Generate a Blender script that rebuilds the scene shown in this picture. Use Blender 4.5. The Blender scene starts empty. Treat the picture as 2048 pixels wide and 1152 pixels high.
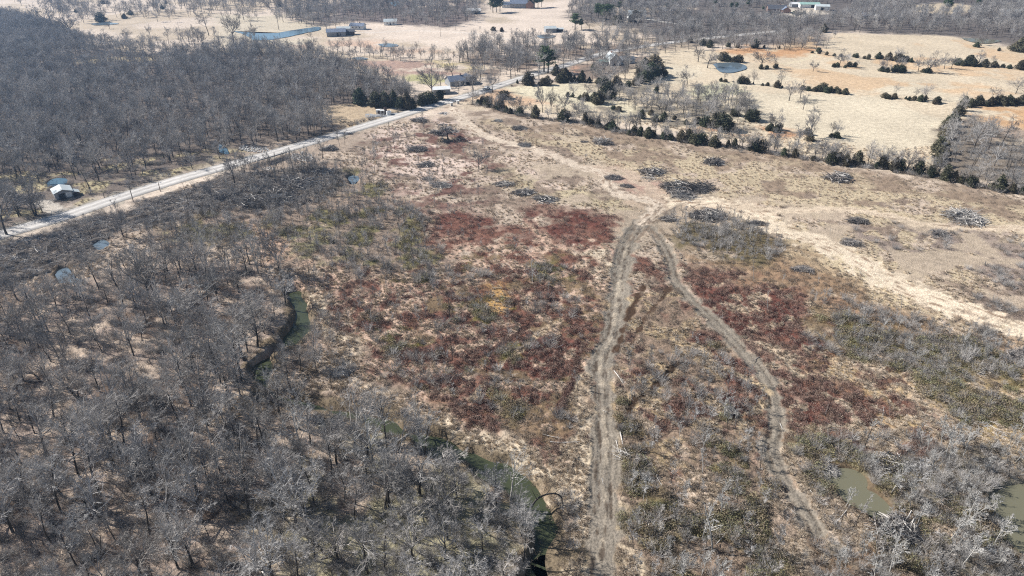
import bpy, math, random
import numpy as np
R = math.radians
sc = bpy.context.scene
col = sc.collection

# ------------------------------------------------------------------ camera, world, sun, exposure
CAM_H, PITCH, F = 90.0, R(29.0), 1365.0
cd = bpy.data.cameras.new('camera'); cam = bpy.data.objects.new('camera', cd); col.objects.link(cam)
cam.location = (0, 0, CAM_H); cam.rotation_euler = (R(90) - PITCH, 0, 0)
cd.sensor_width = 36; cd.lens = 36 * F / 2048; cd.clip_start = 1; cd.clip_end = 20000
sc.camera = cam
SUN_EL, SH_AZ = R(37), R(-17)              # sun height; the way shadows run (from +X, towards the camera)
sd = (-math.cos(SH_AZ) * math.cos(SUN_EL), -math.sin(SH_AZ) * math.cos(SUN_EL), math.sin(SUN_EL))  # towards the sun
w = bpy.data.worlds.new('World'); sc.world = w; w.use_nodes = True
nt = w.node_tree; bg = nt.nodes['Background']
sky = nt.nodes.new('ShaderNodeTexSky'); sky.sky_type = 'NISHITA'; sky.sun_disc = False
sky.sun_elevation = SUN_EL; sky.sun_rotation = math.atan2(sd[0], sd[1])
sky.air_density = 1.0; sky.dust_density = 0.6
nt.links.new(sky.outputs[0], bg.inputs[0]); bg.inputs[1].default_value = 0.06
sl = bpy.data.lights.new('sun', 'SUN'); sl.energy = 5.0; sl.angle = R(0.5); sl.color = (1, .965, .92)
so = bpy.data.objects.new('sun', sl); col.objects.link(so)
from mathutils import Vector
so.rotation_euler = Vector(sd).to_track_quat('Z', 'Y').to_euler(); so.location = (-300, 200, 400)
sc.view_settings.view_transform = 'Standard'; sc.view_settings.look = 'None'
sc.view_settings.gamma = 1; sc.view_settings.use_curve_mapping = False
sc.view_settings.exposure = 0.72
HAZE = 0.00018
sc.cycles.max_bounces = 4; sc.cycles.diffuse_bounces = 2; sc.cycles.glossy_bounces = 2
sc.cycles.transparent_max_bounces = 4; sc.cycles.volume_bounces = 0
sc.cycles.use_denoising = False; sc.cycles.filter_width = 1.15; sc.cycles.sample_clamp_indirect = 3

# ------------------------------------------------------------------ helpers: photo pixel (2048 wide) -> place on the ground
cp, sp = math.cos(PITCH), math.sin(PITCH)
def G(px, py, z=0.0):
    dx = (px - 1024) / F; dv = (576 - py) / F
    t = (CAM_H - z) / (sp - dv * cp)
    return dx * t, (cp + dv * sp) * t
def GA(pts): return np.array([G(*p) for p in pts], float)
def depth(x, y): return y * cp + CAM_H * sp
def pix(x, y, z=0.0):
    d = y * cp + (CAM_H - z) * sp
    v = (y * sp - (CAM_H - z) * cp) / d
    return 1024 + F * x / d, 576 - F * v
def hm(hpx, px, py):                       # pixel height of an upright thing -> metres
    x, y = G(px, py); return hpx * depth(x, y) / (F * cp)
def mpp(px, py): x, y = G(px, py); return depth(x, y) / F

def srgb(r, g, b, k=1.0):
    f = lambda c: (c / 255 / 12.92 if c / 255 <= .04045 else ((c / 255 + .055) / 1.055) ** 2.4) * k
    return (f(r), f(g), f(b))
KG = 0.72                                   # display colour of a sunlit ground -> its base colour

# ------------------------------------------------------------------ noise
def _h(ix, iy, seed):
    n = (ix * 374761393 + iy * 668265263 + seed * 974634777) & 0xffffffff
    n = ((n ^ (n >> 13)) * 1274126177) & 0xffffffff
    return ((n ^ (n >> 16)) & 0xffff) / 65535.0
def vn(x, y, s, seed=0):
    gx = x / s; gy = y / s; fx = np.floor(gx); fy = np.floor(gy)
    ix = fx.astype(np.int64); iy = fy.astype(np.int64); tx = gx - fx; ty = gy - fy
    tx = tx * tx * (3 - 2 * tx); ty = ty * ty * (3 - 2 * ty)
    a = _h(ix, iy, seed); b = _h(ix + 1, iy, seed); c = _h(ix, iy + 1, seed); d = _h(ix + 1, iy + 1, seed)
    return (a + (b - a) * tx) * (1 - ty) + (c + (d - c) * tx) * ty
def fbm(x, y, s, seed=0, o=3):
    t = 0; a = 1; m = 0
    for k in range(o):
        t = t + a * vn(x + 17.3 * k, y - 9.1 * k, s / 2 ** k, seed + k * 31); m += a; a *= .55
    return np.clip((t / m - .5) * 1.75 + .5, 0, 1)
def sstep(a, b, x): t = np.clip((x - a) / (b - a), 0, 1); return t * t * (3 - 2 * t)

# ------------------------------------------------------------------ distances
def seg_dist(x, y, P, closed=False):
    d2 = np.full(x.shape, 1e18); lat = np.zeros(x.shape); n = len(P)
    for i in range(n if closed else n - 1):
        a = P[i]; b = P[(i + 1) % n]; ab = b - a; L = ab @ ab + 1e-9
        t = np.clip(((x - a[0]) * ab[0] + (y - a[1]) * ab[1]) / L, 0, 1)
        ex = x - a[0] - t * ab[0]; ey = y - a[1] - t * ab[1]; q = ex * ex + ey * ey
        m = q < d2; d2 = np.where(m, q, d2)
        lat = np.where(m, np.sign(ab[0] * ey - ab[1] * ex), lat)
    return np.sqrt(d2), lat
def inside(x, y, P):
    r = np.zeros(x.shape, bool); n = len(P); j = n - 1
    for i in range(n):
        xi, yi = P[i]; xj, yj = P[j]
        if yi != yj:
            r ^= ((yi > y) != (yj > y)) & (x < (xj - xi) * (y - yi) / (yj - yi) + xi)
        j = i
    return r
def smooth(P, k=6):                          # Catmull-Rom through the points of a polyline
    P = np.asarray(P, float); Q = [P[0] * 2 - P[1]] + list(P) + [P[-1] * 2 - P[-2]]; out = []
    for i in range(1, len(Q) - 2):
        a, b, c, d = Q[i - 1], Q[i], Q[i + 1], Q[i + 2]
        for t in np.arange(k) / k:
            out.append(.5 * (2 * b + (c - a) * t + (2 * a - 5 * b + 4 * c - d) * t * t + (3 * b - a - 3 * c + d) * t ** 3))
    out.append(P[-1]); return np.array(out)
def sdist(x, y, P):
    d, _ = seg_dist(x, y, P, True); return np.where(inside(x, y, P), d, -d)

# ------------------------------------------------------------------ lines of the place (photo pixels)
ROAD = smooth(GA([(-160, 520), (-60, 492), (0, 470), (130, 432), (240, 395), (360, 358), (450, 333), (560, 302), (640, 279), (720, 255),
                  (800, 231), (880, 207), (960, 184), (1010, 167), (1080, 145), (1130, 131), (1185, 113), (1240, 100), (1320, 88), (1420, 76), (1560, 62)]), 5)
TRACK1 = smooth(GA([(1284, 446), (1270, 466), (1252, 500), (1240, 560), (1232, 620), (1224, 670), (1202, 720), (1207, 780), (1208, 850), (1212, 900),
                    (1210, 960), (1210, 1020), (1206, 1070), (1200, 1110), (1196, 1160), (1190, 1230), (1182, 1600)]), 6)
TRACK2 = smooth(GA([(1300, 456), (1318, 476), (1340, 520), (1352, 560), (1385, 600), (1430, 643), (1475, 690), (1518, 738), (1545, 790), (1552, 850),
                    (1546, 900), (1566, 950), (1585, 985), (1610, 1024), (1630, 1058)]), 6)
TRACK3 = smooth(GA([(905, 218), (930, 243), (962, 268), (1010, 284), (1060, 297), (1110, 314), (1160, 334), (1208, 348), (1216, 372), (1250, 392), (1300, 402), (1310, 420), (1285, 445)]), 5)
TRACK4 = smooth(GA([(1330, 402), (1400, 400), (1480, 416), (1540, 450), (1610, 474), (1690, 508), (1760, 553), (1840, 590), (1905, 612), (1980, 640), (2060, 668), (2200, 712)]), 5)
TRACK5 = smooth(GA([(1470, 412), (1560, 422), (1660, 418), (1740, 424), (1830, 445), (1910, 455), (2060, 458), (2200, 462)]), 5)
LANE = smooth(GA([(1050, 84), (1000, 76), (940, 66), (830, 61), (760, 64), (700, 66)]), 4)
CREEK = smooth(GA([(578, 578), (600, 612), (603, 645), (578, 676), (536, 706), (522, 742), (548, 780), (602, 800), (655, 813),
                   (730, 830), (800, 853), (870, 882), (930, 902), (985, 930), (1030, 960), (1066, 1000), (1092, 1040), (1106, 1085), (1096, 1125), (1082, 1165), (1074, 1650)]), 5)
PONDS = {   # name: (outline in pixels, carved bank?)
    'shed': ([(97, 362), (106, 357), (118, 355), (127, 357), (131, 364), (120, 370), (108, 368), (100, 369)], 1),
    'pool': ([(114, 547), (118, 538), (130, 535), (138, 540), (142, 550), (158, 556), (160, 561), (142, 560), (126, 561), (120, 553)], 1),
    'pool2': ([(190, 488), (204, 480), (210, 488), (200, 497)], 1),
    'roadpond': ([(436, 292), (444, 287), (452, 298), (456, 306), (446, 305)], 1),
    'scrubpond': ([(694, 352), (706, 346), (718, 352), (722, 366), (712, 374), (700, 366)], 1),
    'right': ([(1690, 978), (1706, 970), (1732, 974), (1754, 988), (1774, 1008), (1776, 1026), (1758, 1030), (1730, 1012), (1702, 996)], 1),
    'hollow': ([(515, 329), (548, 321), (580, 312), (604, 318), (560, 335), (522, 340)], 1),
    'rightup': ([(1655, 945), (1690, 936), (1715, 945), (1730, 966), (1700, 964), (1672, 966)], 1),
    'edge': ([(2075, 975), (2030, 984), (2004, 1002), (2003, 1030), (2020, 1056), (2030, 1085), (2060, 1110), (2120, 1100), (2140, 1000)], 1),
    'trackpuddle': ([(1205, 1072), (1201, 1084), (1196, 1096), (1191, 1107), (1185, 1114), (1192, 1118), (1203, 1116), (1211, 1119), (1211, 1106), (1214, 1094), (1209, 1084)], 0),
    'blue': ([(474, 63), (500, 66), (545, 67), (580, 62), (612, 57), (640, 54), (636, 61), (606, 67), (572, 75), (528, 81), (502, 77)], 0),
    'smallleft': ([(178, 48), (198, 46), (222, 46), (236, 48), (214, 50), (190, 51)], 0),
    'barnpond': ([(1072, 72), (1092, 70), (1110, 72), (1104, 76), (1082, 77)], 0),
    'reedpond': ([(756, 89), (775, 87), (796, 90), (792, 94), (766, 94)], 0),
    'fieldpond': ([(1428, 130), (1440, 126), (1470, 126), (1490, 130), (1494, 136), (1480, 143), (1454, 146), (1434, 142)], 0),
    'browncorner': ([(1922, 76), (1960, 78), (2000, 82), (1975, 88), (1940, 84)], 0),
    'dip': ([(702, 117), (720, 115), (736, 118), (720, 121)], 0),
    'topright': ([(778, 6), (792, 3), (802, 8), (790, 13)], 0),
}
PONDS['scrubpond'] = ([(698, 352), (706, 348), (713, 353), (712, 360), (706, 366), (702, 360)], 1)
def ragged(P, dug):
    c = P.mean(0); v = P - c; f = .78 + .44 * vn(P[:, 0], P[:, 1], 2.2, 61) if dug else .9 + .2 * vn(P[:, 0], P[:, 1], 7, 62); return c + v * f[:, None]
PG = {k: (smooth(np.vstack([GA(v[0]), GA(v[0])[:1]]), 8)[:-1], v[1]) for k, v in PONDS.items()}
PG = {k: (ragged(P, d_), d_) for k, (P, d_) in PG.items()}

# ------------------------------------------------------------------ ground cover map: (class, colour, coverage, noise size, feather, outline)
CLS = ['field', 'floor', 'straw', 'red', 'brown', 'olive', 'grey', 'dirt', 'windrow', 'tan', 'orange', 'bare']
OPS = []
def op(cls, rgb, cover, scale, feather, poly): OPS.append((CLS.index(cls), np.array(srgb(*rgb, KG)), cover, scale, feather, GA(poly)))
PROP = [(640, 290), (905, 212), (1000, 222), (1240, 265), (1560, 310), (1700, 335), (2048, 392), (2300, 430), (2300, 1650), (-300, 1650), (-300, 560), (0, 500), (300, 400), (480, 345)]
LEFTW = [(-500, 30), (30, 50), (130, 75), (230, 98), (330, 110), (430, 104), (560, 108), (650, 120), (720, 145), (800, 168), (840, 208), (740, 212), (640, 215), (720, 252), (600, 290), (470, 322), (330, 362), (150, 420), (-200, 510), (-600, 560)]
# far country
op('field', (206, 188, 164), .5, 60, 6, [(-800, -20), (1400, -20), (1400, 220), (-800, 220)])
op('field', (233, 215, 196), .75, 70, 12, [(880, 100), (700, 60), (760, 40), (900, 35), (1000, 20), (1180, -10), (1160, 60), (1260, 95), (1180, 85)])
op('orange', (218, 188, 164), .5, 40, 10, [(560, 90), (700, 80), (1000, 88), (900, 105), (700, 110)])
op('tan', (214, 200, 176), .6, 40, 10, [(430, 30), (660, 30), (640, 95), (430, 95)])
op('floor', (128, 116, 106), 1, 20, 6, LEFTW)
op('straw', (190, 176, 140), .4, 12, 6, [(-200, 340), (200, 320), (420, 300), (560, 290), (300, 365), (150, 425), (-200, 500)])
op('field', (196, 178, 142), .9, 30, 3, [(115, 124), (180, 115), (260, 112), (340, 115), (340, 122), (240, 121), (150, 128)])
op('straw', (200, 178, 148), .85, 20, 4, [(640, 218), (700, 208), (830, 213), (850, 218), (720, 252), (680, 262), (660, 250)])
op('brown', (184, 156, 140), .7, 18, 5, [(700, 124), (840, 122), (900, 130), (920, 148), (840, 150), (760, 150), (730, 138)])
op('tan', (190, 184, 138), .8, 30, 3, [(805, 150), (870, 148), (900, 160), (880, 170), (830, 166)])
op('tan', (214, 196, 150), .8, 30, 5, [(850, 122), (950, 122), (980, 140), (960, 152), (900, 140)])
op('floor', (150, 134, 120), .75, 30, 8, [(940, 96), (1180, 88), (1340, 84), (1330, 130), (1200, 175), (1000, 175), (930, 160)])
op('floor', (128, 116, 110), .95, 40, 10, [(560, 20), (760, -5), (960, 5), (960, 34), (900, 56), (850, 52), (700, 42), (640, 52)])
op('floor', (120, 112, 106), .97, 60, 10, [(1130, 35), (1180, -12), (3000, -20), (3000, 110), (2048, 100), (1990, 86), (1900, 72), (1640, 62), (1660, 92), (1340, 88), (1270, 60)])
op('field', (214, 196, 168), .95, 40, 6, [(1825, 10), (1900, 6), (1955, 14), (1965, 24), (1880, 28), (1828, 24)])
op('field', (226, 212, 192), .95, 40, 5, [(1560, 18), (1640, 14), (1652, 28), (1610, 36), (1560, 30)])
# right hand fields
RF = [(1300, 125), (1300, 100), (1640, 98), (1660, 66), (1900, 72), (2048, 100), (2600, 140), (2600, 480), (2048, 385), (1900, 356), (1700, 330), (1560, 300), (1300, 255), (1100, 228), (930, 205), (1000, 180), (1120, 165), (1200, 160)]
op('tan', (224, 206, 178), 1, 40, 6, RF)
op('field', (228, 213, 186), .6, 45, 12, [(1320, 130), (1640, 150), (2048, 170), (1900, 330), (1500, 250), (1300, 200)])
op('orange', (224, 194, 158), .42, 32, 14, [(1640, 70), (1900, 76), (2048, 110), (2048, 200), (1650, 180), (1500, 110)])
op('orange', (214, 168, 126), .75, 22, 8, [(1490, 92), (1630, 98), (1600, 112), (1510, 112), (1440, 105)])
op('tan', (208, 204, 170), .4, 18, 8, [(1380, 180), (1440, 168), (1540, 190), (1500, 220), (1420, 210)])
op('orange', (206, 162, 126), .6, 18, 6, [(1370, 262), (1440, 245), (1600, 262), (1560, 295), (1420, 272)])
op('orange', (216, 176, 134), .75, 20, 8, [(1940, 212), (2100, 212), (2300, 270), (2060, 262), (1950, 245)])
op('grey', (178, 158, 140), .6, 22, 8, [(1925, 215), (1960, 215), (1980, 250), (2100, 265), (2200, 330), (2000, 300), (1920, 270)])
op('orange', (216, 182, 150), .7, 25, 8, [(975, 178), (1100, 172), (1130, 190), (1100, 208), (1000, 212), (940, 200)])
op('floor', (150, 140, 124), .5, 14, 6, [(1120, 170), (1300, 165), (1500, 200), (1500, 262), (1300, 250), (1150, 215)])
op('orange', (198, 160, 136), .6, 18, 6, [(1140, 130), (1180, 134), (1160, 150), (1120, 152)])
op('tan', (226, 214, 184), .8, 30, 6, [(1000, 172), (1150, 166), (1230, 200), (1330, 235), (1300, 248), (1180, 225), (1060, 196)])
op('floor', (138, 126, 112), .85, 12, 5, [(1880, 258), (1950, 240), (2048, 290), (2300, 330), (2300, 470), (2048, 385), (1880, 352)])
# the cleared property
op('straw', (203, 184, 164), 1, 30, 3, PROP)
op('brown', (152, 134, 118), .40, 8, 8, PROP)
op('brown', (128, 98, 88), .42, 6, 10, [(700, 290), (860, 240), (980, 270), (1000, 340), (960, 420), (780, 410), (740, 340)])
op('straw', (222, 200, 184), .45, 8, 10, [(720, 270), (860, 230), (940, 250), (1060, 330), (1130, 400), (1000, 400), (960, 330), (820, 380), (760, 330)])
op('brown', (160, 140, 120), .62, 12, 8, [(960, 225), (1240, 268), (1560, 312), (1700, 338), (2100, 400), (2100, 460), (1800, 425), (1560, 395), (1400, 340), (1240, 330), (1080, 285), (950, 250)])
op('tan', (202, 184, 154), .55, 7, 10, [(960, 240), (1240, 290), (1560, 330), (1800, 370), (2100, 420), (2100, 640), (1800, 560), (1600, 470), (1420, 380), (1220, 340), (1080, 290)])
op('straw', (198, 182, 150), .7, 14, 8, [(990, 340), (1160, 345), (1210, 380), (1290, 405), (1260, 452), (1150, 405), (1060, 385)])
op('tan', (206, 188, 156), .6, 9, 8, [(1500, 440), (1650, 470), (1800, 560), (2100, 650), (2100, 720), (1900, 640), (1700, 600), (1580, 560), (1560, 500)])
op('grey', (158, 142, 130), .5, 9, 8, [(1690, 460), (1850, 450), (2048, 480), (2200, 560), (2200, 640), (1980, 620), (1800, 560), (1720, 505)])
op('grey', (142, 126, 114), .6, 9, 6, [(1890, 590), (2100, 590), (2100, 650), (1990, 640)])
op('brown', (160, 134, 108), .65, 12, 8, [(1340, 510), (1560, 480), (1680, 560), (1840, 620), (2048, 690), (2048, 760), (1700, 700), (1600, 600), (1450, 560)])
# red brush
RED, RED2 = (116, 76, 66), (130, 94, 80)
op('red', RED, .72, 9, 5, [(1010, 450), (1100, 415), (1180, 425), (1240, 450), (1250, 480), (1225, 540), (1160, 500), (1060, 480), (900, 470), (860, 450), (850, 425), (960, 430)])
op('red', RED2, .50, 8, 8, [(800, 430), (1240, 470), (1235, 620), (1200, 700), (1180, 820), (1100, 860), (900, 800), (680, 700), (650, 620), (800, 540)])
op('straw', (196, 166, 146), .5, 7, 8, [(620, 560), (860, 480), (1080, 460), (1230, 500), (1230, 620), (1000, 760), (830, 820), (700, 740), (650, 640)])
op('red', RED, .5, 10, 8, [(1060, 640), (1210, 560), (1200, 700), (1180, 830), (1120, 870), (960, 800), (860, 700)])
op('red', RED, .34, 5, 8, [(660, 590), (900, 560), (1060, 600), (1060, 760), (900, 800), (720, 720)])
op('brown', (134, 114, 90), .42, 9, 8, [(820, 480), (1160, 520), (1230, 560), (1200, 850), (1090, 880), (840, 800), (800, 600)])
op('olive', (118, 108, 64), .34, 7, 8, [(800, 480), (1150, 520), (1180, 850), (860, 820), (700, 700), (780, 560)])
op('red', RED2, .40, 4, 8, [(690, 440), (1240, 460), (1230, 860), (1100, 880), (900, 820), (660, 680), (650, 560)])
op('straw', (206, 178, 156), .30, 3.5, 8, [(640, 520), (1240, 470), (1230, 860), (1080, 880), (830, 820), (650, 700)])
op('red', RED2, .38, 5, 8, [(1250, 560), (1345, 580), (1540, 760), (1560, 960), (1240, 960), (1230, 760)])
op('tan', (206, 166, 110), .75, 6, 5, [(970, 560), (1030, 560), (1030, 620), (980, 620)])
op('straw', (222, 206, 180), .85, 5, 4, [(1155, 505), (1215, 515), (1225, 540), (1195, 540)])
op('straw', (222, 206, 180), .85, 5, 4, [(1268, 512), (1300, 525), (1300, 536), (1270, 525)])
op('straw', (214, 184, 160), .9, 5, 3, [(1045, 446), (1120, 478), (1135, 500), (1080, 470)])
# between and right of the tracks
op('red', RED2, .55, 8, 5, [(1275, 480), (1320, 480), (1340, 560), (1310, 600), (1245, 610), (1250, 540)])
op('brown', (150, 130, 112), .7, 9, 6, [(1240, 620), (1330, 560), (1450, 660), (1535, 790), (1560, 1000), (1700, 1650), (1230, 1650), (1230, 900), (1225, 760)])
op('straw', (190, 168, 134), .40, 5, 6, [(1240, 560), (1350, 570), (1520, 750), (1540, 900), (1400, 950), (1230, 900), (1230, 700)])
op('olive', (122, 108, 74), .30, 8, 8, [(1250, 700), (1440, 680), (1540, 800), (1540, 1650), (1240, 1650), (1230, 900)])
op('red', RED, .55, 7, 6, [(1360, 640), (1430, 660), (1500, 760), (1530, 830), (1450, 850), (1380, 760)])
op('red', RED, .74, 10, 5, [(1370, 560), (1460, 560), (1560, 580), (1620, 640), (1640, 720), (1720, 800), (1640, 850), (1560, 850), (1555, 780), (1480, 680), (1400, 600)])
op('red', RED2, .55, 9, 8, [(1540, 700), (1700, 740), (1880, 850), (1850, 900), (1640, 890), (1560, 860)])
op('red', RED2, .45, 5, 10, [(1360, 540), (1560, 560), (1760, 680), (1920, 860), (1700, 900), (1560, 880), (1480, 700)])
op('straw', (204, 180, 154), .26, 3.5, 8, [(1360, 540), (1560, 560), (1760, 680), (1920, 860), (1700, 900), (1560, 880), (1480, 700)])
op('straw', (212, 194, 168), .75, 5, 4, [(1505, 680), (1550, 690), (1650, 745), (1700, 775), (1640, 765), (1540, 715)])
op('tan', (200, 174, 132), .6, 8, 8, [(1680, 740), (1900, 790), (2200, 860), (2200, 1010), (1900, 880), (1760, 830)])
op('tan', (210, 184, 144), .85, 8, 6, [(1800, 775), (1960, 765), (2200, 790), (2200, 830), (1960, 800), (1900, 800), (1850, 790)])
op('olive', (116, 102, 62), .85, 12, 6, [(1890, 790), (1980, 785), (2048, 800), (2200, 830), (2200, 900), (2048, 880), (1930, 840)])
op('olive', (120, 108, 66), .7, 12, 8, [(1640, 640), (1760, 650), (1960, 700), (2048, 740), (1940, 770), (1800, 760), (1690, 730)])
op('olive', (126, 114, 78), .45, 9, 8, [(1570, 870), (1700, 850), (1860, 880), (2100, 960), (2200, 1650), (1780, 1650), (1640, 1010)])
op('grey', (140, 132, 116), .5, 8, 8, [(1780, 930), (2048, 880), (2200, 1650), (1700, 1650), (1640, 1060)])
op('brown', (136, 110, 86), .5, 6, 8, [(1600, 1020), (1800, 1060), (1820, 1650), (1640, 1650)])
op('olive', (126, 116, 80), .35, 8, 8, [(1250, 980), (1560, 960), (1660, 1650), (1240, 1650)])
op('brown', (118, 106, 80), .8, 10, 6, [(1330, 430), (1440, 430), (1560, 470), (1570, 515), (1480, 530), (1370, 500), (1310, 470)])
# scrub between road and woods
op('brown', (156, 138, 122), .9, 12, 8, [(480, 360), (640, 330), (740, 340), (800, 400), (860, 470), (860, 540), (700, 540), (600, 500), (500, 480), (330, 480), (250, 470)])
op('olive', (136, 128, 92), .38, 8, 6, [(480, 360), (640, 335), (740, 345), (800, 400), (860, 470), (860, 540), (700, 540), (600, 500), (500, 480), (300, 480), (400, 425)])
op('olive', (142, 136, 102), .7, 10, 5, [(330, 455), (400, 450), (480, 455), (500, 470), (420, 480), (340, 475)])
op('olive', (142, 136, 102), .5, 8, 5, [(560, 470), (620, 460), (700, 480), (720, 520), (640, 525), (570, 510)])
op('straw', (190, 160, 138), .7, 8, 5, [(480, 450), (560, 455), (570, 500), (640, 560), (640, 600), (590, 560), (540, 520), (480, 490)])
op('windrow', (132, 122, 112), .95, 12, 4, [(-200, 560), (0, 482), (140, 445), (300, 400), (460, 348), (540, 328), (660, 330), (690, 370), (640, 405), (520, 420), (400, 425), (300, 455), (220, 470), (200, 530), (110, 535), (60, 560), (-200, 640)])
op('windrow', (92, 84, 76), .42, 4, 3, [(-200, 560), (0, 495), (160, 455), (300, 415), (460, 365), (660, 345), (680, 380), (520, 415), (400, 425), (300, 455), (200, 500), (60, 545), (-200, 640)])
op('bare', (178, 160, 142), .9, 20, 3, [(480, 302), (560, 285), (620, 290), (700, 270), (730, 262), (720, 285), (660, 310), (600, 330), (560, 335), (500, 345), (470, 320)])
# woods floors at the near left
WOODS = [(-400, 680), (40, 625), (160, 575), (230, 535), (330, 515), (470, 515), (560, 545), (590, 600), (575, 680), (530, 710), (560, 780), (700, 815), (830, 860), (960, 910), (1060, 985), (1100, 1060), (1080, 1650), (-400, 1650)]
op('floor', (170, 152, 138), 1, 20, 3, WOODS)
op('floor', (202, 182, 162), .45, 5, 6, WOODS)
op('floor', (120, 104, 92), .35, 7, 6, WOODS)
op('floor', (168, 160, 132), .6, 14, 8, [(640, 830), (960, 920), (1070, 1020), (1060, 1650), (600, 1650), (560, 1000)])
op('straw', (206, 182, 148), .9, 12, 4, [(450, 800), (500, 805), (525, 840), (500, 850), (460, 830)])
# pale straw strip along the creek and the track
op('straw', (222, 204, 178), .80, 4, 3, [(635, 590), (660, 600), (672, 680), (700, 740), (760, 800), (860, 820), (960, 850), (1040, 885), (1120, 915), (1195, 960), (1192, 1060), (1130, 1010), (1060, 950), (960, 895), (840, 850), (740, 800), (680, 750), (650, 680)])
op('straw', (220, 204, 176), .8, 4, 3, [(1150, 860), (1195, 760), (1200, 900), (1190, 1152), (1150, 1152), (1180, 1000)])
op('bare', (218, 200, 170), .6, 3, 3, [(1225, 760), (1245, 900), (1240, 1060), (1250, 1650), (1225, 1650), (1228, 950)])
op('tan', (224, 207, 180), .9, 3, 3, [(830, 838), (960, 862), (1060, 900), (1130, 928), (1190, 975), (1190, 1040), (1140, 1010), (1080, 960), (1000, 915), (900, 878), (840, 852)])
op('tan', (222, 204, 176), .9, 3, 2, [(640, 592), (660, 606), (676, 680), (664, 690), (650, 640)])
op('tan', (222, 204, 178), .8, 3, 2, [(1168, 860), (1192, 800), (1196, 900), (1188, 1100), (1168, 1100), (1178, 980)])
op('brown', (124, 106, 84), .5, 5, 4, [(1080, 960), (1130, 930), (1150, 1000), (1190, 1080), (1160, 1650), (1110, 1650), (1130, 1080), (1070, 970)])
op('bare', (192, 174, 152), .42, 12, 10, [(1000, 340), (1160, 320), (1300, 340), (1460, 380), (1700, 430), (2100, 480), (2100, 640), (1900, 600), (1700, 520), (1540, 460), (1320, 470), (1200, 440), (1080, 400)])
op('bare', (200, 178, 154), .9, 8, 4, [(1250, 395), (1320, 380), (1440, 395), (1530, 412), (1500, 425), (1400, 415), (1340, 425), (1300, 455), (1240, 470), (1230, 450), (1270, 430)])
op('bare', (190, 160, 142), .6, 8, 5, [(1180, 335), (1260, 335), (1320, 360), (1330, 390), (1260, 385), (1220, 360)])
LINES = [  # polyline, half width, feather, colour, class, cover
    (ROAD, 5.0, 2.0, (176, 166, 150), 'bare', .9), (TRACK1, 2.8, 1.2, (150, 140, 126), 'dirt', 1), (TRACK2, 1.9, .9, (148, 138, 124), 'dirt', 1),
    (TRACK3, 2.6, 1.2, (224, 206, 184), 'dirt', 1), (TRACK4, 5.0, 3.0, (236, 217, 190), 'dirt', .92), (TRACK5, 2.4, 1.4, (220, 200, 174), 'dirt', .95),
    (smooth(GA([(1256, 486), (1278, 456), (1308, 430), (1350, 404), (1420, 398)]), 4), 5.5, 3.0, (176, 160, 140), 'dirt', .85), (smooth(GA([(1190, 338), (1260, 345), (1300, 372), (1318, 410)]), 4), 3.5, 2.5, (200, 178, 156), 'dirt', .8),
    (LANE, 2.0, 1.2, (236, 222, 206), 'dirt', 1), (CREEK, 3.6, 1.6, (128, 114, 94), 'brown', .8),
    (smooth(GA([(1290, 560), (1262, 622), (1240, 680), (1232, 700)]), 4), .7, .6, (84, 66, 52), 'dirt', .8),
    (smooth(GA([(1340, 575), (1290, 640), (1262, 690)]), 4), .5, .5, (90, 72, 58), 'dirt', .7),
    (smooth(GA([(1340, 735), (1320, 765), (1270, 800), (1245, 850)]), 4), .9, .6, (74, 60, 48), 'dirt', .9),
    (smooth(GA([(1390, 690), (1440, 730), (1500, 760), (1540, 780)]), 4), 1.2, 1.0, (200, 178, 146), 'straw', .7),
    (smooth(GA([(1540, 800), (1500, 830), (1480, 850)]), 4), 1.2, 1.0, (196, 176, 146), 'straw', .7),
    (smooth(GA([(945, 800), (985, 745), (1040, 700), (1090, 660), (1120, 640)]), 4), .8, .6, (196, 174, 146), 'straw', .8),
    (smooth(GA([(1100, 850), (1130, 800), (1150, 740), (1160, 700)]), 4), .6, .6, (88, 62, 52), 'red', .8),
    (smooth(GA([(930, 735), (1000, 690), (1060, 650)]), 4), .5, .5, (80, 58, 50), 'red', .8),
    (smooth(GA([(1130, 470), (1180, 440), (1240, 430)]), 4), .5, .5, (88, 58, 52), 'red', .5),
    (smooth(GA([(130, 432), (105, 415), (90, 405), (70, 402)]), 4), 2.6, 1.5, (206, 196, 182), 'bare', 1),
    (smooth(GA([(1010, 167), (985, 160), (950, 165), (925, 172)]), 4), 2, 1.5, (206, 192, 176), 'bare', 1),
    (smooth(GA([(1640, 100), (1625, 112), (1600, 122), (1560, 128)]), 4), 1.6, 1.6, (232, 216, 184), 'straw', .8),
    (smooth(GA([(1270, 92), (1350, 84)]), 2), 1.5, 1.2, (150, 142, 132), 'bare', 1),
    (smooth(GA([(1290, 36), (1330, 44), (1400, 52)]), 2), 3, 2, (206, 200, 190), 'bare', 1),
]
LINES.sort(key=lambda q: -q[1])
def offset(P, d):
    T = np.gradient(P, axis=0); T = T / (np.linalg.norm(T, axis=1, keepdims=True) + 1e-9); return P + np.stack([-T[:, 1], T[:, 0]], 1) * d
for P_, offs in ((TRACK1, (-1.0, 1.0, -1.7, .3)), (TRACK2, (-.85, .85))):
    for o_ in offs: LINES.append((offset(P_, o_), .16, .25, (104, 92, 80), 'dirt', .62))
for q in ([(1262, 480), (1290, 446), (1335, 402)], [(1270, 482), (1302, 450), (1356, 410)], [(1318, 478), (1300, 452), (1312, 424), (1326, 396)], [(1254, 486), (1270, 450), (1240, 428)], [(1300, 462), (1330, 434), (1400, 408)], [(1284, 470), (1310, 436), (1380, 400)], [(1210, 350), (1222, 376), (1256, 396), (1296, 412)]):
    LINES.append((smooth(GA(q), 5), .3, .5, (138, 122, 106), 'dirt', .6))
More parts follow.
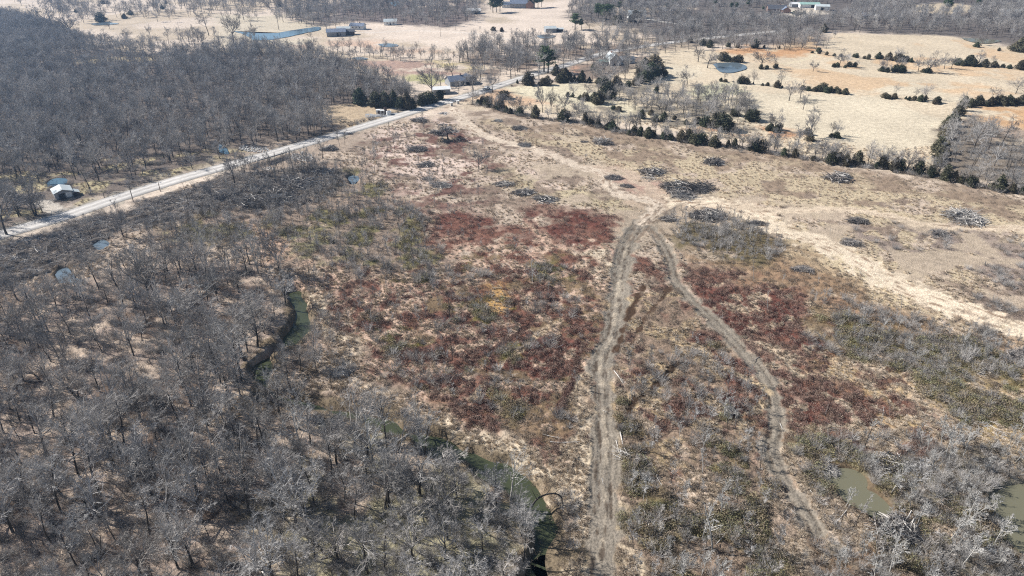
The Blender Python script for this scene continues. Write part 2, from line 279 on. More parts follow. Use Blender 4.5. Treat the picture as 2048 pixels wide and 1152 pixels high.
for o_ in (-1.1, 1.1): LINES.append((offset(TRACK3, o_), .3, .5, (158, 136, 116), 'dirt', .5)); LINES.append((offset(TRACK5, o_), .3, .5, (160, 138, 116), 'dirt', .45))
LINES.append((offset(TRACK1, .1), .4, .5, (184, 170, 150), 'dirt', .6))
for o_ in (-2.6, -.6, 1.5, 3.4): LINES.append((offset(TRACK4, o_), .25, .4, (160, 136, 114), 'dirt', .5))
for k_ in ('right', 'edge', 'rightup', 'pool'): LINES.insert(0, (np.vstack([GA(PONDS[k_][0]), GA(PONDS[k_][0])[:1]]), 1.6, 1.4, (118, 102, 82), 'brown', .9))
def wfield(x, y, k=0):
    return (fbm(x, y, 9, 500 + k, 3) - .5)
def evaluate(x, y):
    n = x.size; C = np.empty((n, 3)); cls = np.zeros(n, np.int8)
    base = np.array(srgb(224, 206, 186, KG)); C[:] = base
    wx = x + wfield(x, y, 0) * 9; wy = y + wfield(x, y, 7) * 9
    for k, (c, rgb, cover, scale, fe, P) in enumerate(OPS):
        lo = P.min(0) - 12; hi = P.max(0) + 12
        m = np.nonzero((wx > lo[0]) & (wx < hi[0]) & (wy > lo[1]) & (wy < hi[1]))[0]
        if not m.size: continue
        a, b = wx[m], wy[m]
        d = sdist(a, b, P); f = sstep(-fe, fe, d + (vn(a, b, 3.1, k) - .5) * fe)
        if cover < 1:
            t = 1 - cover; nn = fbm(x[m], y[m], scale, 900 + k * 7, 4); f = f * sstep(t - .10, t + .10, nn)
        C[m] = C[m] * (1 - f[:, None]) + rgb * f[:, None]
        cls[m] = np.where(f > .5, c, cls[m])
    for k, (P, hw, fe, rgb, c, cover) in enumerate(LINES):
        lo = P.min(0) - hw - 8; hi = P.max(0) + hw + 8
        m = np.nonzero((x > lo[0]) & (x < hi[0]) & (y > lo[1]) & (y < hi[1]))[0]
        if not m.size: continue
        a, b = x[m], y[m]
        d, _ = seg_dist(a, b, P); d = d + (fbm(a, b, 2.4, 300 + k, 3) - .5) * fe * 2.4 + (vn(a, b, 11, 340 + k) - .5) * min(hw, 2) * .5
        f = 1 - sstep(hw - fe * .5, hw + fe * .5, d)
        if cover < 1: f = f * sstep(1 - cover - .15, 1 - cover + .15, fbm(a, b, 3.0, 700 + k, 3))
        C[m] = C[m] * (1 - f[:, None]) + np.array(srgb(*rgb, KG)) * f[:, None]
        cls[m] = np.where(f > .5, CLS.index(c), cls[m])
    return C, cls

CW = 0.7
def cwf(y): return CW + 1.1 * (1 - sstep(88, 108, y)) + .1 * sstep(150, 160, y)
def height(x, y, cls=None, fine=True):
    """ground height; the creek bed and the near ponds are dug in, brush land is lumpy, tracks are rutted"""
    if cls is None: cls = evaluate(x, y)[1]
    amp = np.choose(cls, [.05, .14, .34, .42, .34, .34, .3, .05, .8, .2, .1, .05])
    amp = amp * (1 - .55 * sstep(160, 200, y)); z = amp * ((fbm(x, y, 1.7, 41, 3) - .5) * 1.6) if fine else 0 * x
    z = z + np.where(cls == CLS.index('windrow'), 1.1 * (vn(x * .35 + y * .12, y * 1.0 - x * .9, 2.6, 77) - .3), 0)
    z = z + .5 * (fbm(x, y, 60, 12, 2) - .5) * sstep(60, 120, y)
    near = np.ones_like(x)
    for P, hw in ((ROAD, 6.5),):
        d, _ = seg_dist(x, y, P); near = near * sstep(hw, hw + 6, d)
    z = z * near
    for P, hw in ((TRACK1, 2.4), (TRACK2, 1.6)):
        m = np.nonzero((x > P[:, 0].min() - 8) & (x < P[:, 0].max() + 8) & (y < P[:, 1].max() + 8))[0]
        a, b = x[m], y[m]; d, s = seg_dist(a, b, P); k = 1 - sstep(hw, hw + 1.0, d); lat = d * s
        rut = -.16 * np.exp(-((np.abs(lat) - .95) / .28) ** 2) + .07 * np.sin(lat * 7 + 3 * vn(a, b, 6, 3)) * vn(a, b, 5, 9)
        berm = .25 * np.exp(-((d - hw - .5) / .5) ** 2) * vn(a, b, 3, 5)
        z[m] = z[m] * (1 - k) + k * (rut - .12) + berm
    m = np.nonzero((y < 260) & (x < 30))[0]
    if m.size:
        a, b = x[m], y[m]; d, _ = seg_dist(a, b, CREEK); d = d + (fbm(a, b, 7, 8, 2) - .5) * 2.6
        cw = cwf(b); z[m] = z[m] * sstep(cw, cw + 3, d) - 2.0 * (1 - sstep(cw, cw + 2.0, d))
    for P, dug in PG.values():
        lo = P.min(0) - 14; hi = P.max(0) + 14
        m = np.nonzero((x > lo[0]) & (x < hi[0]) & (y > lo[1]) & (y < hi[1]))[0]
        if not m.size: continue
        d = sdist(x[m], y[m], P); k = sstep(-1.6, .3, d) if dug else sstep(-3, 0, d)
        z[m] = z[m] * (1 - sstep(-12 if not dug else -3, 0, d)) - (1.5 if dug else .06) * k * (1.0)
    return z

# ------------------------------------------------------------------ materials
MATS = {}
def mat(name, rgb, rough=.9, var=0.0, noise=None, bump=0.0, spec=.25, attr=False, var_col=None):
    if name in MATS: return MATS[name]
    m = bpy.data.materials.new(name); m.use_nodes = True; t = m.node_tree; N = t.nodes; L = t.links
    p = N['Principled BSDF']; p.inputs['Roughness'].default_value = rough
    if 'Specular IOR Level' in p.inputs: p.inputs['Specular IOR Level'].default_value = spec
    if attr:
        a = N.new('ShaderNodeAttribute'); a.attribute_name = 'Col'; src = a.outputs['Color']
    else:
        c = N.new('ShaderNodeRGB'); c.outputs[0].default_value = (*rgb, 1); src = c.outputs[0]
    def mul(src, fac):
        v = N.new('ShaderNodeVectorMath'); v.operation = 'SCALE'; L.new(src, v.inputs[0]); L.new(fac, v.inputs['Scale']); return v.outputs[0]
    def rng(val, lo, hi, a=0., b=1.):
        r = N.new('ShaderNodeMapRange'); L.new(val, r.inputs[0]); r.inputs[1].default_value = a; r.inputs[2].default_value = b
        r.inputs[3].default_value = lo; r.inputs[4].default_value = hi; return r.outputs[0]
    if var or var_col:
        o = N.new('ShaderNodeObjectInfo')
        if var_col:
            mx = N.new('ShaderNodeMix'); mx.data_type = 'RGBA'; L.new(o.outputs['Random'], mx.inputs[0])
            L.new(src, mx.inputs[6]); mx.inputs[7].default_value = (*var_col, 1); src = mx.outputs[2]
        if var:
            wn = N.new('ShaderNodeTexWhiteNoise'); wn.noise_dimensions = '1D'; L.new(o.outputs['Random'], wn.inputs['W'])
            src = mul(src, rng(wn.outputs['Value'], 1 - var, 1 + var))
    hsrc = None
    if noise:
        tc = N.new('ShaderNodeTexCoord')
        for sc_, lo, hi in noise:
            n = N.new('ShaderNodeTexNoise'); n.inputs['Scale'].default_value = sc_; n.inputs['Detail'].default_value = 3
            L.new(tc.outputs['Object'], n.inputs['Vector']); src = mul(src, rng(n.outputs[0], lo, hi, .3, .7)); hsrc = n.outputs[0]
    L.new(src, p.inputs['Base Color'])
    if bump and hsrc is not None:
        b = N.new('ShaderNodeBump'); b.inputs['Strength'].default_value = bump; b.inputs['Distance'].default_value = .25
        L.new(hsrc, b.inputs['Height']); L.new(b.outputs[0], p.inputs['Normal'])
    MATS[name] = m; return m
M_GROUND = mat('ground', (0, 0, 0), .95, noise=[(.035, .90, 1.1), (.45, .82, 1.18), (2.2, .72, 1.28)], bump=.8, spec=.1, attr=True)
M_BARK = mat('bark', (.07, .062, .055), .95, var=.25, noise=[(1.5, .7, 1.25)])
M_TWIG = mat('twigs', (.35, .338, .325), .9, var=.36, var_col=(.355, .325, .295))
M_TWIGD = mat('dark_twigs', (.24, .235, .235), .9, var=.2, var_col=(.27, .25, .235))
M_PALE = mat('pale_bark', (.44, .42, .385), .85, var=.3, noise=[(1.0, .6, 1.15)])
M_PTWIG = mat('pale_twigs', (.40, .385, .36), .9, var=.15)
M_CEDAR = mat('cedar_leaf', (.062, .078, .045), .9, var=.4, var_col=(.12, .10, .065))
M_PINE = mat('pine_leaf', (.07, .105, .045), .85, var=.2)
M_OLIVE = mat('olive_leaf', (.235, .205, .11), .9, var=.35, var_col=(.22, .175, .12))
M_GRN = mat('green_leaf', (.215, .205, .115), .9, var=.25)
M_RED = mat('red_brush', (.165, .098, .082), .95, var=.45, var_col=(.25, .185, .145))
M_STRAW = mat('straw', (.62, .53, .42), .9, var=.25, var_col=(.52, .42, .31))
M_BROWN = mat('brown_brush', (.24, .19, .145), .95, var=.3, var_col=(.21, .17, .13))
M_LOG = mat('weathered_log', (.50, .47, .43), .85, var=.2, noise=[(1.2, .65, 1.2)])
M_DLOG = mat('dark_log', (.27, .245, .225), .9, var=.25, noise=[(1.2, .65, 1.2)])
M_GRAVEL = mat('gravel', srgb(214, 207, 198, .74), .95, noise=[(.05, .93, 1.07), (.6, .9, 1.1), (3.0, .86, 1.12)], bump=.2, spec=.1, attr=False)
M_WHITE = mat('white_paint', (.72, .72, .70), .6, noise=[(.5, .9, 1.06)])
M_METAL = mat('pale_metal_roof', (.50, .54, .54), .5, noise=[(.35, .86, 1.08)])
M_WALLG = mat('grey_wall', (.28, .29, .30), .8, noise=[(.6, .8, 1.15)])
M_DARK = mat('painted_shade_dark_doors', (.02, .021, .025), .8)  # near-black colour: painted shade of open bays and hollows, also dark doors
M_ROOFD = mat('dark_shingles', (.10, .105, .12), .85, noise=[(1.4, .8, 1.2)])
M_ROOFB = mat('blue_grey_roof', (.17, .20, .26), .6, noise=[(.8, .8, 1.2)])
M_GREEN = mat('green_metal', (.32, .48, .42), .5, noise=[(.5, .85, 1.1)])
M_BRICK = mat('brick', (.30, .19, .15), .85, noise=[(3, .8, 1.2)])
M_CONC = mat('concrete', (.55, .52, .48), .85, noise=[(1.2, .82, 1.12)])
M_GLASS = mat('window_glass', (.03, .04, .05), .08, spec=.5)
M_RUST = mat('rusty_metal', (.10, .07, .06), .8, noise=[(1.2, .7, 1.2)])
M_WOODP = mat('weathered_pole', (.21, .18, .155), .9, noise=[(1, .8, 1.2)])
M_RUBBER = mat('rubber', (.02, .02, .02), .8)
M_ROCK = mat('riprap_rock', (.46, .45, .43), .9, var=.2)
def water(name, rgb, rough=.06, spec=.5, rip=.02):
    m = bpy.data.materials.new(name); m.use_nodes = True; N = m.node_tree.nodes; L = m.node_tree.links; p = N['Principled BSDF']
    p.inputs['Base Color'].default_value = (*rgb, 1); p.inputs['Roughness'].default_value = rough; p.inputs['IOR'].default_value = 1.33
    p.inputs['Specular IOR Level'].default_value = spec
    tc = N.new('ShaderNodeTexCoord'); n = N.new('ShaderNodeTexNoise'); n.inputs['Scale'].default_value = .8; n.inputs['Detail'].default_value = 2
    b = N.new('ShaderNodeBump'); b.inputs['Strength'].default_value = rip; b.inputs['Distance'].default_value = .2
    L.new(tc.outputs['Object'], n.inputs['Vector']); L.new(n.outputs[0], b.inputs['Height']); L.new(b.outputs[0], p.inputs['Normal'])
    return m
M_WGREEN = water('murky_green_water', (.052, .060, .032))
M_WGREEN2 = water('green_puddle_water', (.15, .18, .10))
M_WGREY = water('muddy_water', (.15, .142, .095))
M_WBLUE = water('blue_water', (.10, .175, .235), .10)
M_WPALE = water('pale_water', (.12, .155, .18), .10)

# ------------------------------------------------------------------ mesh helpers
def meshobj(name, V, Fc, mats, parent=None, midx=None, link=True, smooth_=False):
    me = bpy.data.meshes.new(name)
    V = np.asarray(V, np.float32); me.vertices.add(len(V)); me.vertices.foreach_set('co', V.ravel())
    if isinstance(Fc, np.ndarray): sizes = np.full(len(Fc), Fc.shape[1]); flat = Fc.ravel()
    else: sizes = np.array([len(f) for f in Fc]); flat = np.concatenate([np.asarray(f) for f in Fc])
    me.loops.add(len(flat)); me.loops.foreach_set('vertex_index', flat.astype(np.int32))
    me.polygons.add(len(sizes)); st = np.concatenate([[0], np.cumsum(sizes)[:-1]]); me.polygons.foreach_set('loop_start', st.astype(np.int32))
    try: me.polygons.foreach_set('loop_total', sizes.astype(np.int32))
    except Exception: pass
    for m in (mats if isinstance(mats, (list, tuple)) else [mats]): me.materials.append(m)
    if midx is not None: me.polygons.foreach_set('material_index', np.asarray(midx, np.int32))
    me.polygons.foreach_set('use_smooth', np.full(len(sizes), bool(smooth_)))
    me.update(calc_edges=True); me.validate()
    o = bpy.data.objects.new(name, me)
    if link: col.objects.link(o)
    if parent: o.parent = parent
    return o
def tag(o, label=None, cat=None, group=None, kind=None):
    if label: o['label'] = label
    if cat: o['category'] = cat
    if group: o['group'] = group
    if kind: o['kind'] = kind
    return o
def thing(name, label, cat, loc=(0, 0, 0), rz=0, group=None, scale=1):
    o = bpy.data.objects.new(name, None); col.objects.link(o); o.location = loc; o.rotation_euler = (0, 0, rz)
    o.scale = (scale,) * 3 if not isinstance(scale, tuple) else scale; o.empty_display_size = .5
    return tag(o, label, cat, group)
def part(name, me, parent):
    o = bpy.data.objects.new(name, me); col.objects.link(o); o.parent = parent; return o
def zat(x, y): return float(height(np.array([x]), np.array([y]), fine=False)[0])

def tubes(p0, p1, r0, r1, n):
    p0, p1 = np.asarray(p0), np.asarray(p1); d = p1 - p0; L = np.linalg.norm(d, axis=1, keepdims=True) + 1e-9; d = d / L
    ref = np.where(np.abs(d[:, 2:3]) > .9, np.array([[1., 0, 0]]), np.array([[0, 0, 1.]])); u = np.cross(d, ref); u /= np.linalg.norm(u, axis=1, keepdims=True); v = np.cross(d, u)
    th = np.arange(n) * 2 * np.pi / n; c = np.cos(th)[None, :, None]; s = np.sin(th)[None, :, None]
    off = u[:, None] * c + v[:, None] * s
    A = p0[:, None] + off * np.asarray(r0)[:, None, None]; B = p1[:, None] + off * np.asarray(r1)[:, None, None]
    V = np.concatenate([A, B], 1).reshape(-1, 3); i = np.arange(len(p0))[:, None] * 2 * n; k = np.arange(n)[None]
    Fq = np.stack([i + k, i + (k + 1) % n, i + n + (k + 1) % n, i + n + k], -1).reshape(-1, 4)
    return V, Fq
def merge(parts):                            # [(V,F)], -> V,F (quads)
    Vs, Fs, o = [], [], 0
    for V, Fq in parts: Vs.append(V); Fs.append(Fq + o); o += len(V)
    return np.concatenate(Vs), np.concatenate(Fs)
def nrm(v): return v / (np.linalg.norm(v, axis=-1, keepdims=True) + 1e-9)
def grow(rng, S, D, Ln, r, K, wander, up, tip=.35):
    P = [S]; DD = []; D = nrm(D)
    for k in range(K):
        D = nrm(D + rng.normal(0, wander, D.shape) + np.array([0, 0, up])); DD.append(D); P.append(P[-1] + D * (Ln / K)[:, None])
    P = np.stack(P, 1); DD = np.stack(DD, 1); rr = r[:, None] * np.linspace(1, tip, K + 1)[None]
    return P, DD, rr
def seg(P, rr): return P[:, :-1].reshape(-1, 3), P[:, 1:].reshape(-1, 3), rr[:, :-1].ravel(), rr[:, 1:].ravel()
def kids(rng, P, DD, rr, Ln, m, t0, t1, ang, ratio, taper=.5):
    N, K = DD.shape[:2]; t = rng.uniform(t0, t1, (N, m)); f = t * K; i = np.minimum(f.astype(int), K - 1); fr = (f - i)[..., None]
    a = np.arange(N)[:, None]; S = P[a, i] * (1 - fr) + P[a, i + 1] * fr; D = DD[a, i]
    q = nrm(np.cross(D, nrm(rng.normal(size=D.shape)))); an = R(ang) * rng.uniform(.65, 1.3, (N, m))[..., None]
    D2 = D * np.cos(an) + q * np.sin(an)
    L2 = Ln[:, None] * ratio * rng.uniform(.7, 1.2, (N, m)) * (1 - taper * t); r2 = rr[a, i] * .55
    return S.reshape(-1, 3), D2.reshape(-1, 3), L2.ravel(), r2.ravel()
def tree_geo(seed, H=11, kind='forest', twig=.02, dens=1.0):
    """returns trunk (V,F) and crown (V,F); base at the origin"""
    g = np.random.default_rng(seed); Z = lambda n: np.tile(np.array([[0., 0, 0]]), (n, 1))
    if kind == 'forest': tl, tr, nl, t0, ang, ll, up = .74, .0155, 10, .45, 50, .43, .09
    elif kind == 'oak': tl, tr, nl, t0, ang, ll, up = .42, .022, 8, .55, 52, .60, .06
    elif kind == 'vase': tl, tr, nl, t0, ang, ll, up = .34, .022, 7, .7, 30, .75, .06
    elif kind == 'flat': tl, tr, nl, t0, ang, ll, up = .45, .03, 12, .7, 66, .62, .03
    elif kind == 'sapling': tl, tr, nl, t0, ang, ll, up = .9, .012, 9, .25, 40, .32, .11
    elif kind == 'snag': tl, tr, nl, t0, ang, ll, up = .9, .012, 5, .4, 45, .26, .05
    elif kind == 'sycamore': tl, tr, nl, t0, ang, ll, up = .75, .017, 9, .35, 55, .45, .10
    T, TD, TR = grow(g, Z(1), np.array([[g.normal(0, .07), g.normal(0, .07), 1.]]), np.array([H * tl]), np.array([H * tr]), 6, .05, .02, .45)
    trunk = tubes(*seg(T, TR), 6)
    out = []
    S, D, Ln, r = kids(g, T, TD, TR, np.array([H]), nl, t0, 1.0, ang, ll, .25)
    if kind in ('oak', 'vase', 'flat'): r = r * 1.25
    e = np.concatenate([S, T[:, -1]]), np.concatenate([D, TD[:, -1]]), np.concatenate([Ln, [H * (1 - tl) * 1.0 + .01]]), np.concatenate([r, TR[:, -1]])
    P, DD, rr = grow(g, *e, 4, .14, up if kind != 'flat' else .0, .4); Ln = e[2]; out.append(tubes(*seg(P, rr), 4))
    if kind == 'snag':
        S, D, L2, r = kids(g, P, DD, rr, Ln, 2, .2, .9, 45, .4); P2, D2, r2 = grow(g, S, D, L2, r, 2, .15, .05); out.append(tubes(*seg(P2, r2), 3))
        return trunk, merge(out)
    m1, m2, m3 = {'forest': (6, 5, 4), 'oak': (7, 5, 4), 'vase': (7, 5, 4), 'flat': (10, 7, 6), 'sapling': (6, 6, 0), 'sycamore': (5, 4, 3)}[kind]
    S, D, L2, r = kids(g, P, DD, rr, Ln, m1, .15, 1, 42, .58); r = np.maximum(r, twig * 1.3)
    P2, D2, r2 = grow(g, S, D, L2, r, 3, .16, .09); out.append(tubes(*seg(P2, r2), 3))
    S, D, L3, r = kids(g, P2, D2, r2, L2, m2, .2, 1, 42, .62); r = np.maximum(r, twig)
    P3, D3, r3 = grow(g, S, D, L3, r, 2, .16, .09, .6); out.append(tubes(*seg(P3, r3), 3))
    if m3:
        S, D, L4, r = kids(g, P3, D3, r3, L3, m3, .1, 1, 40, .8); r = np.full(len(L4), twig * .8)
        P4, D4, r4 = grow(g, S, D, L4, r, 1, .1, .1, .4); out.append(tubes(*seg(P4, r4), 3))
    return trunk, merge(out)
def leaf_cloud(g, C, size, flat=.0):          # little quads centred on C, random facing
    n = len(C); a = nrm(g.normal(size=(n, 3))); b = nrm(np.cross(a, g.normal(size=(n, 3)))); s = size * g.uniform(.6, 1.4, (n, 1))
    V = np.stack([C - a * s - b * s * .5, C + a * s - b * s * .5, C + a * s + b * s * .5, C - a * s + b * s * .5], 1).reshape(-1, 3)
    return V, np.arange(4 * n).reshape(-1, 4)
def cone(Rr, z0, z1, n=9, prof=None, g=None):
    K = 5; V = []; 
    for k in range(K + 1):
        t = k / K; r = Rr * prof(t)
        for j in range(n):
            th = j * 2 * math.pi / n; q = 1 if g is None else g.uniform(.8, 1.15); V.append((math.cos(th) * r * q, math.sin(th) * r * q, z0 + (z1 - z0) * t))
    Fq = [(k * n + j, k * n + (j + 1) % n, (k + 1) * n + (j + 1) % n, (k + 1) * n + j) for k in range(K) for j in range(n)]
    return np.array(V), np.array(Fq)
def cedar_geo(seed, H=5, Rr=1.8):
    g = np.random.default_rng(seed); ex = [.42, .6, .5, .36, .75, .45, .55, .4][seed % 8]; prof = (lambda t: (max(0, 1 - t) ** ex) * (.6 + .4 * min(1, t * 4)))
    trunk = tubes(np.array([[0, 0, -.2]]), np.array([[0, 0, H * .5]]), [.14], [.07], 6)
    t = g.beta(1.2, 1.7, 1500); th = g.uniform(0, 2 * np.pi, 1500); lob = 1 + .28 * np.sin(th * 3 + seed + t * 7) + .2 * np.sin(th * 5 + t * 15 + seed)
    rad = Rr * np.array([prof(v) for v in t]) * lob * g.uniform(.66, 1.14, 1500)
    C = np.stack([rad * np.cos(th), rad * np.sin(th), .1 + t * H * g.uniform(.95, 1.08, 1500)], 1)
    core = cone(Rr * .6, .12, H * .86, 9, prof, g)
    return trunk, merge([leaf_cloud(g, C, .17), core])
def pine_geo(seed, H=14):
    g = np.random.default_rng(seed)
    T, TD, TR = grow(g, np.zeros((1, 3)), np.array([[0, 0, 1.]]), np.array([H * .93]), np.array([.28]), 6, .02, .03, .3); trunk = tubes(*seg(T, TR), 6)
    S, D, Ln, r = kids(g, T, TD, TR, np.array([H]), 26, .38, 1, 70, .30, .7); P, DD, rr = grow(g, S, D, Ln, r * .5, 3, .1, .08); out = [tubes(*seg(P, rr), 3)]
    C = []
    for b in P:
        for q in b[1:]: C.append(q + g.normal(0, .55, (26, 3)) * np.array([1, 1, .6]))
    out.append(leaf_cloud(g, np.concatenate(C), .24)); return trunk, merge(out)
def dome_geo(seed, Rr, H, n, size, stems=0, sw=.015):
    g = np.random.default_rng(seed); th = g.uniform(0, 2 * np.pi, n); u = g.uniform(0, 1, n) ** .5; lob = 1 + .25 * np.sin(3 * th + seed)
    C = np.stack([Rr * u * lob * np.cos(th), Rr * u * lob * np.sin(th), H * np.sqrt(np.clip(1 - u * u, 0, 1)) * g.uniform(.4, 1.05, n) + .03], 1)
    return leaf_cloud(g, C, size)
def stems_geo(seed, Rr, H, n, w0, K=2, side=2):
    g = np.random.default_rng(seed); th = g.uniform(0, 2 * np.pi, n); u = g.uniform(0, .5, n)
    S = np.stack([Rr * u * np.cos(th), Rr * u * np.sin(th), 0 * u], 1); D = np.stack([np.cos(th) * .5, np.sin(th) * .5, np.ones(n)], 1) + g.normal(0, .22, (n, 3))
    Ln = H * g.uniform(.6, 1.15, n); P, DD, rr = grow(g, S, D, Ln, np.full(n, w0), K, .18, .0, .5); out = [tubes(*seg(P, rr), 3)]
    if side:
        S, D, L2, r = kids(g, P, DD, rr, Ln, side, .3, 1, 38, .5); P, DD, rr = grow(g, S, D, L2, r, 1, .1, 0, .5); out.append(tubes(*seg(P, rr), 3))
    return merge(out)
def heap_geo(seed, n, L, Rr, H, w=(.04, .09)):
    g = np.random.default_rng(seed); th = g.uniform(0, 2 * np.pi, n); u = np.sqrt(g.uniform(0, 1, n))
    lump = .75 + .35 * np.sin(3 * th + seed) * u
    C = np.stack([Rr * u * np.cos(th), Rr * u * np.sin(th), .1 + H * (1 - u ** 1.7) * lump * g.uniform(.55, 1.0, n)], 1)
    if n > 100: lb = g.uniform(-.55, .55, (5, 2)) * Rr; sc_ = g.uniform(.25, .62, 5); q = g.integers(0, 5, n); C = C * sc_[q][:, None] * [1, 1, 1.5] + np.c_[lb[q], np.zeros(n)]
    az = g.normal(.4, .9, n); D = np.stack([np.cos(az), np.sin(az), g.normal(0, .17, n)], 1); Ln = L * g.uniform(.4, 1.1, n)
    S = C - nrm(D) * Ln[:, None] / 2; P, DD, rr = grow(g, S, D, Ln, g.uniform(*w, n), 3, .12, 0, .5); P[..., 2] = np.maximum(P[..., 2], .06)
    return tubes(*seg(P, rr), 4)
def both(tr, cr, m1, m2, name):
    V, Fq = merge([tr, cr]); idx = np.r_[np.zeros(len(tr[1])), np.ones(len(cr[1]))]
    return meshobj(name, V, Fq, [m1, m2], midx=idx, link=False)

# ------------------------------------------------------------------ scatter of uncountable stuff (geometry nodes, real instances)
def scatter(name, P, scale, variants, label, cat, seed=0, rot=None, tilt=0.0):
    g = np.random.default_rng(seed); n = len(P); me = bpy.data.meshes.new(name); me.vertices.add(n); me.vertices.foreach_set('co', np.asarray(P, np.float32).ravel())
    def at(nm, ty, dt, key='value'):
        a = me.attributes.new(nm, ty, 'POINT'); a.data.foreach_set(key, np.ascontiguousarray(dt).ravel())
    at('scl', 'FLOAT_VECTOR', np.asarray(scale if np.ndim(scale) == 2 else np.repeat(np.asarray(scale)[:, None], 3, 1), np.float32), 'vector')
    rv = np.stack([g.normal(0, tilt, n) if tilt else np.zeros(n), g.normal(0, tilt, n) if tilt else np.zeros(n), g.uniform(0, 6.283, n) if rot is None else rot], 1)
    at('rot', 'FLOAT_VECTOR', rv.astype(np.float32), 'vector'); at('idx', 'INT', g.integers(0, len(variants), n).astype(np.int32))
    o = bpy.data.objects.new(name, me); col.objects.link(o); tag(o, label, cat, kind='stuff')
    t = bpy.data.node_groups.new(name, 'GeometryNodeTree'); t.interface.new_socket('Geometry', in_out='INPUT', socket_type='NodeSocketGeometry'); t.interface.new_socket('Geometry', in_out='OUTPUT', socket_type='NodeSocketGeometry')
    N, L = t.nodes, t.links; gi = N.new('NodeGroupInput'); go = N.new('NodeGroupOutput'); ip = N.new('GeometryNodeInstanceOnPoints'); g2 = N.new('GeometryNodeGeometryToInstance')
    L.new(gi.outputs[0], ip.inputs['Points'])
    for v in reversed(variants):
        oi = N.new('GeometryNodeObjectInfo'); oi.inputs['Object'].default_value = v; oi.inputs['As Instance'].default_value = True; L.new(oi.outputs['Geometry'], g2.inputs[0])
    L.new(g2.outputs[0], ip.inputs['Instance']); ip.inputs['Pick Instance'].default_value = True
    def na(nm, ty):
        a = N.new('GeometryNodeInputNamedAttribute'); a.data_type = ty; a.inputs['Name'].default_value = nm; return a.outputs[0]
    L.new(na('idx', 'INT'), ip.inputs['Instance Index']); L.new(na('scl', 'FLOAT_VECTOR'), ip.inputs['Scale'])
    L.new(na('rot', 'FLOAT_VECTOR'), ip.inputs['Rotation']); L.new(ip.outputs[0], go.inputs[0])
    md = o.modifiers.new('scatter', 'NODES'); md.node_group = t; return o

# ------------------------------------------------------------------ GROUND: one sheet from under the camera to the horizon
def build_ground():
    ys = [20.]; 
    while ys[-1] < 1100: ys.append(ys[-1] + max(.30, (ys[-1]) * .0034))
    while ys[-1] < 9000: ys.append(ys[-1] * 1.08)
    ys = np.array([-400, -200, -60, -10] + ys); us = np.linspace(-.82, .82, 860); us = np.r_[[-9, -5, -3, -1.8, -1.2, -.95], us, [.95, 1.2, 1.8, 3, 5, 9]]
    U, Y = np.meshgrid(us, ys); X = U * (np.maximum(Y, 0) + 55); x, y = X.ravel(), Y.ravel()
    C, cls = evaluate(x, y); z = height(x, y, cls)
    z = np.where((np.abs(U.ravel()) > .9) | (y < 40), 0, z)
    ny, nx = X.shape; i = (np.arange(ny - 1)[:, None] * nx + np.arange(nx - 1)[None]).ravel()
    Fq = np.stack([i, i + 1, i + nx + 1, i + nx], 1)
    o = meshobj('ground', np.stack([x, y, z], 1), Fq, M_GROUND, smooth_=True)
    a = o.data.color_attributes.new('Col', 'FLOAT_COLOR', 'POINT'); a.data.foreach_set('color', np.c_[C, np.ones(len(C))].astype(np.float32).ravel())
    tag(o, 'brushy cleared ground, pasture and woodland floor reaching the horizon', 'ground', kind='structure')
build_ground()

def ribbon(name, P, hw, z, m, label, lat=(-1, 1), kind='structure'):
    P = np.asarray(P); T = nrm(np.gradient(P, axis=0)); Nn = np.stack([-T[:, 1], T[:, 0]], 1); V = []
    zz = z if callable(z) else (lambda i, s: z)
    for s in lat: V.append(np.c_[P + Nn * s * hw, [zz(i, s) for i in range(len(P))]])
    V = np.stack(V, 1).reshape(-1, 3); k = len(lat); i = (np.arange(len(P) - 1)[:, None] * k + np.arange(k - 1)[None]).ravel()
    o = meshobj(name, V, np.stack([i, i + k, i + k + 1, i + 1], 1), m, smooth_=True); return tag(o, label, None, kind=kind)
# gravel road: a low crowned bed with packed pale wheel lanes
nr = M_GRAVEL.node_tree; 
def dense(P, step):
    out = [P[0]]
    for a, b in zip(P[:-1], P[1:]):
        n = max(1, int(np.linalg.norm(b - a) / step)); out += [a + (b - a) * (k + 1) / n for k in range(n)]
    return np.array(out)
RD = dense(ROAD, 2.0)
lat = np.linspace(-1, 1, 15)
rd = ribbon('gravel_road', RD, 4.1, lambda i, s: .16 + .07 * (1 - s * s) - (.1 if abs(s) > .97 else 0), M_GRAVEL, 'pale gravel road running diagonally past the woods', lat)
k = len(lat); a = rd.data.color_attributes.new('Col', 'FLOAT_COLOR', 'POINT'); V = np.empty(len(rd.data.vertices) * 3); rd.data.vertices.foreach_get('co', V); V = V.reshape(-1, 3)
ls = np.tile(lat, len(RD)); cc = np.array(srgb(222, 216, 208, .8))[None] * (0.72 + .30 * np.exp(-((np.abs(ls) - .38) / .17) ** 2) - .14 * (np.abs(ls) > .85) + .12 * (fbm(V[:, 0], V[:, 1], 8, 5, 3) - .5))[:, None]
a.data.foreach_set('color', np.c_[cc, np.ones(len(cc))].astype(np.float32).ravel())
N = nr.nodes; at_ = N.new('ShaderNodeAttribute'); at_.attribute_name = 'Col'
for l in list(nr.links):
    if l.from_node.bl_idname == 'ShaderNodeRGB': s_ = l.to_socket; nr.links.remove(l); nr.links.new(at_.outputs['Color'], s_)
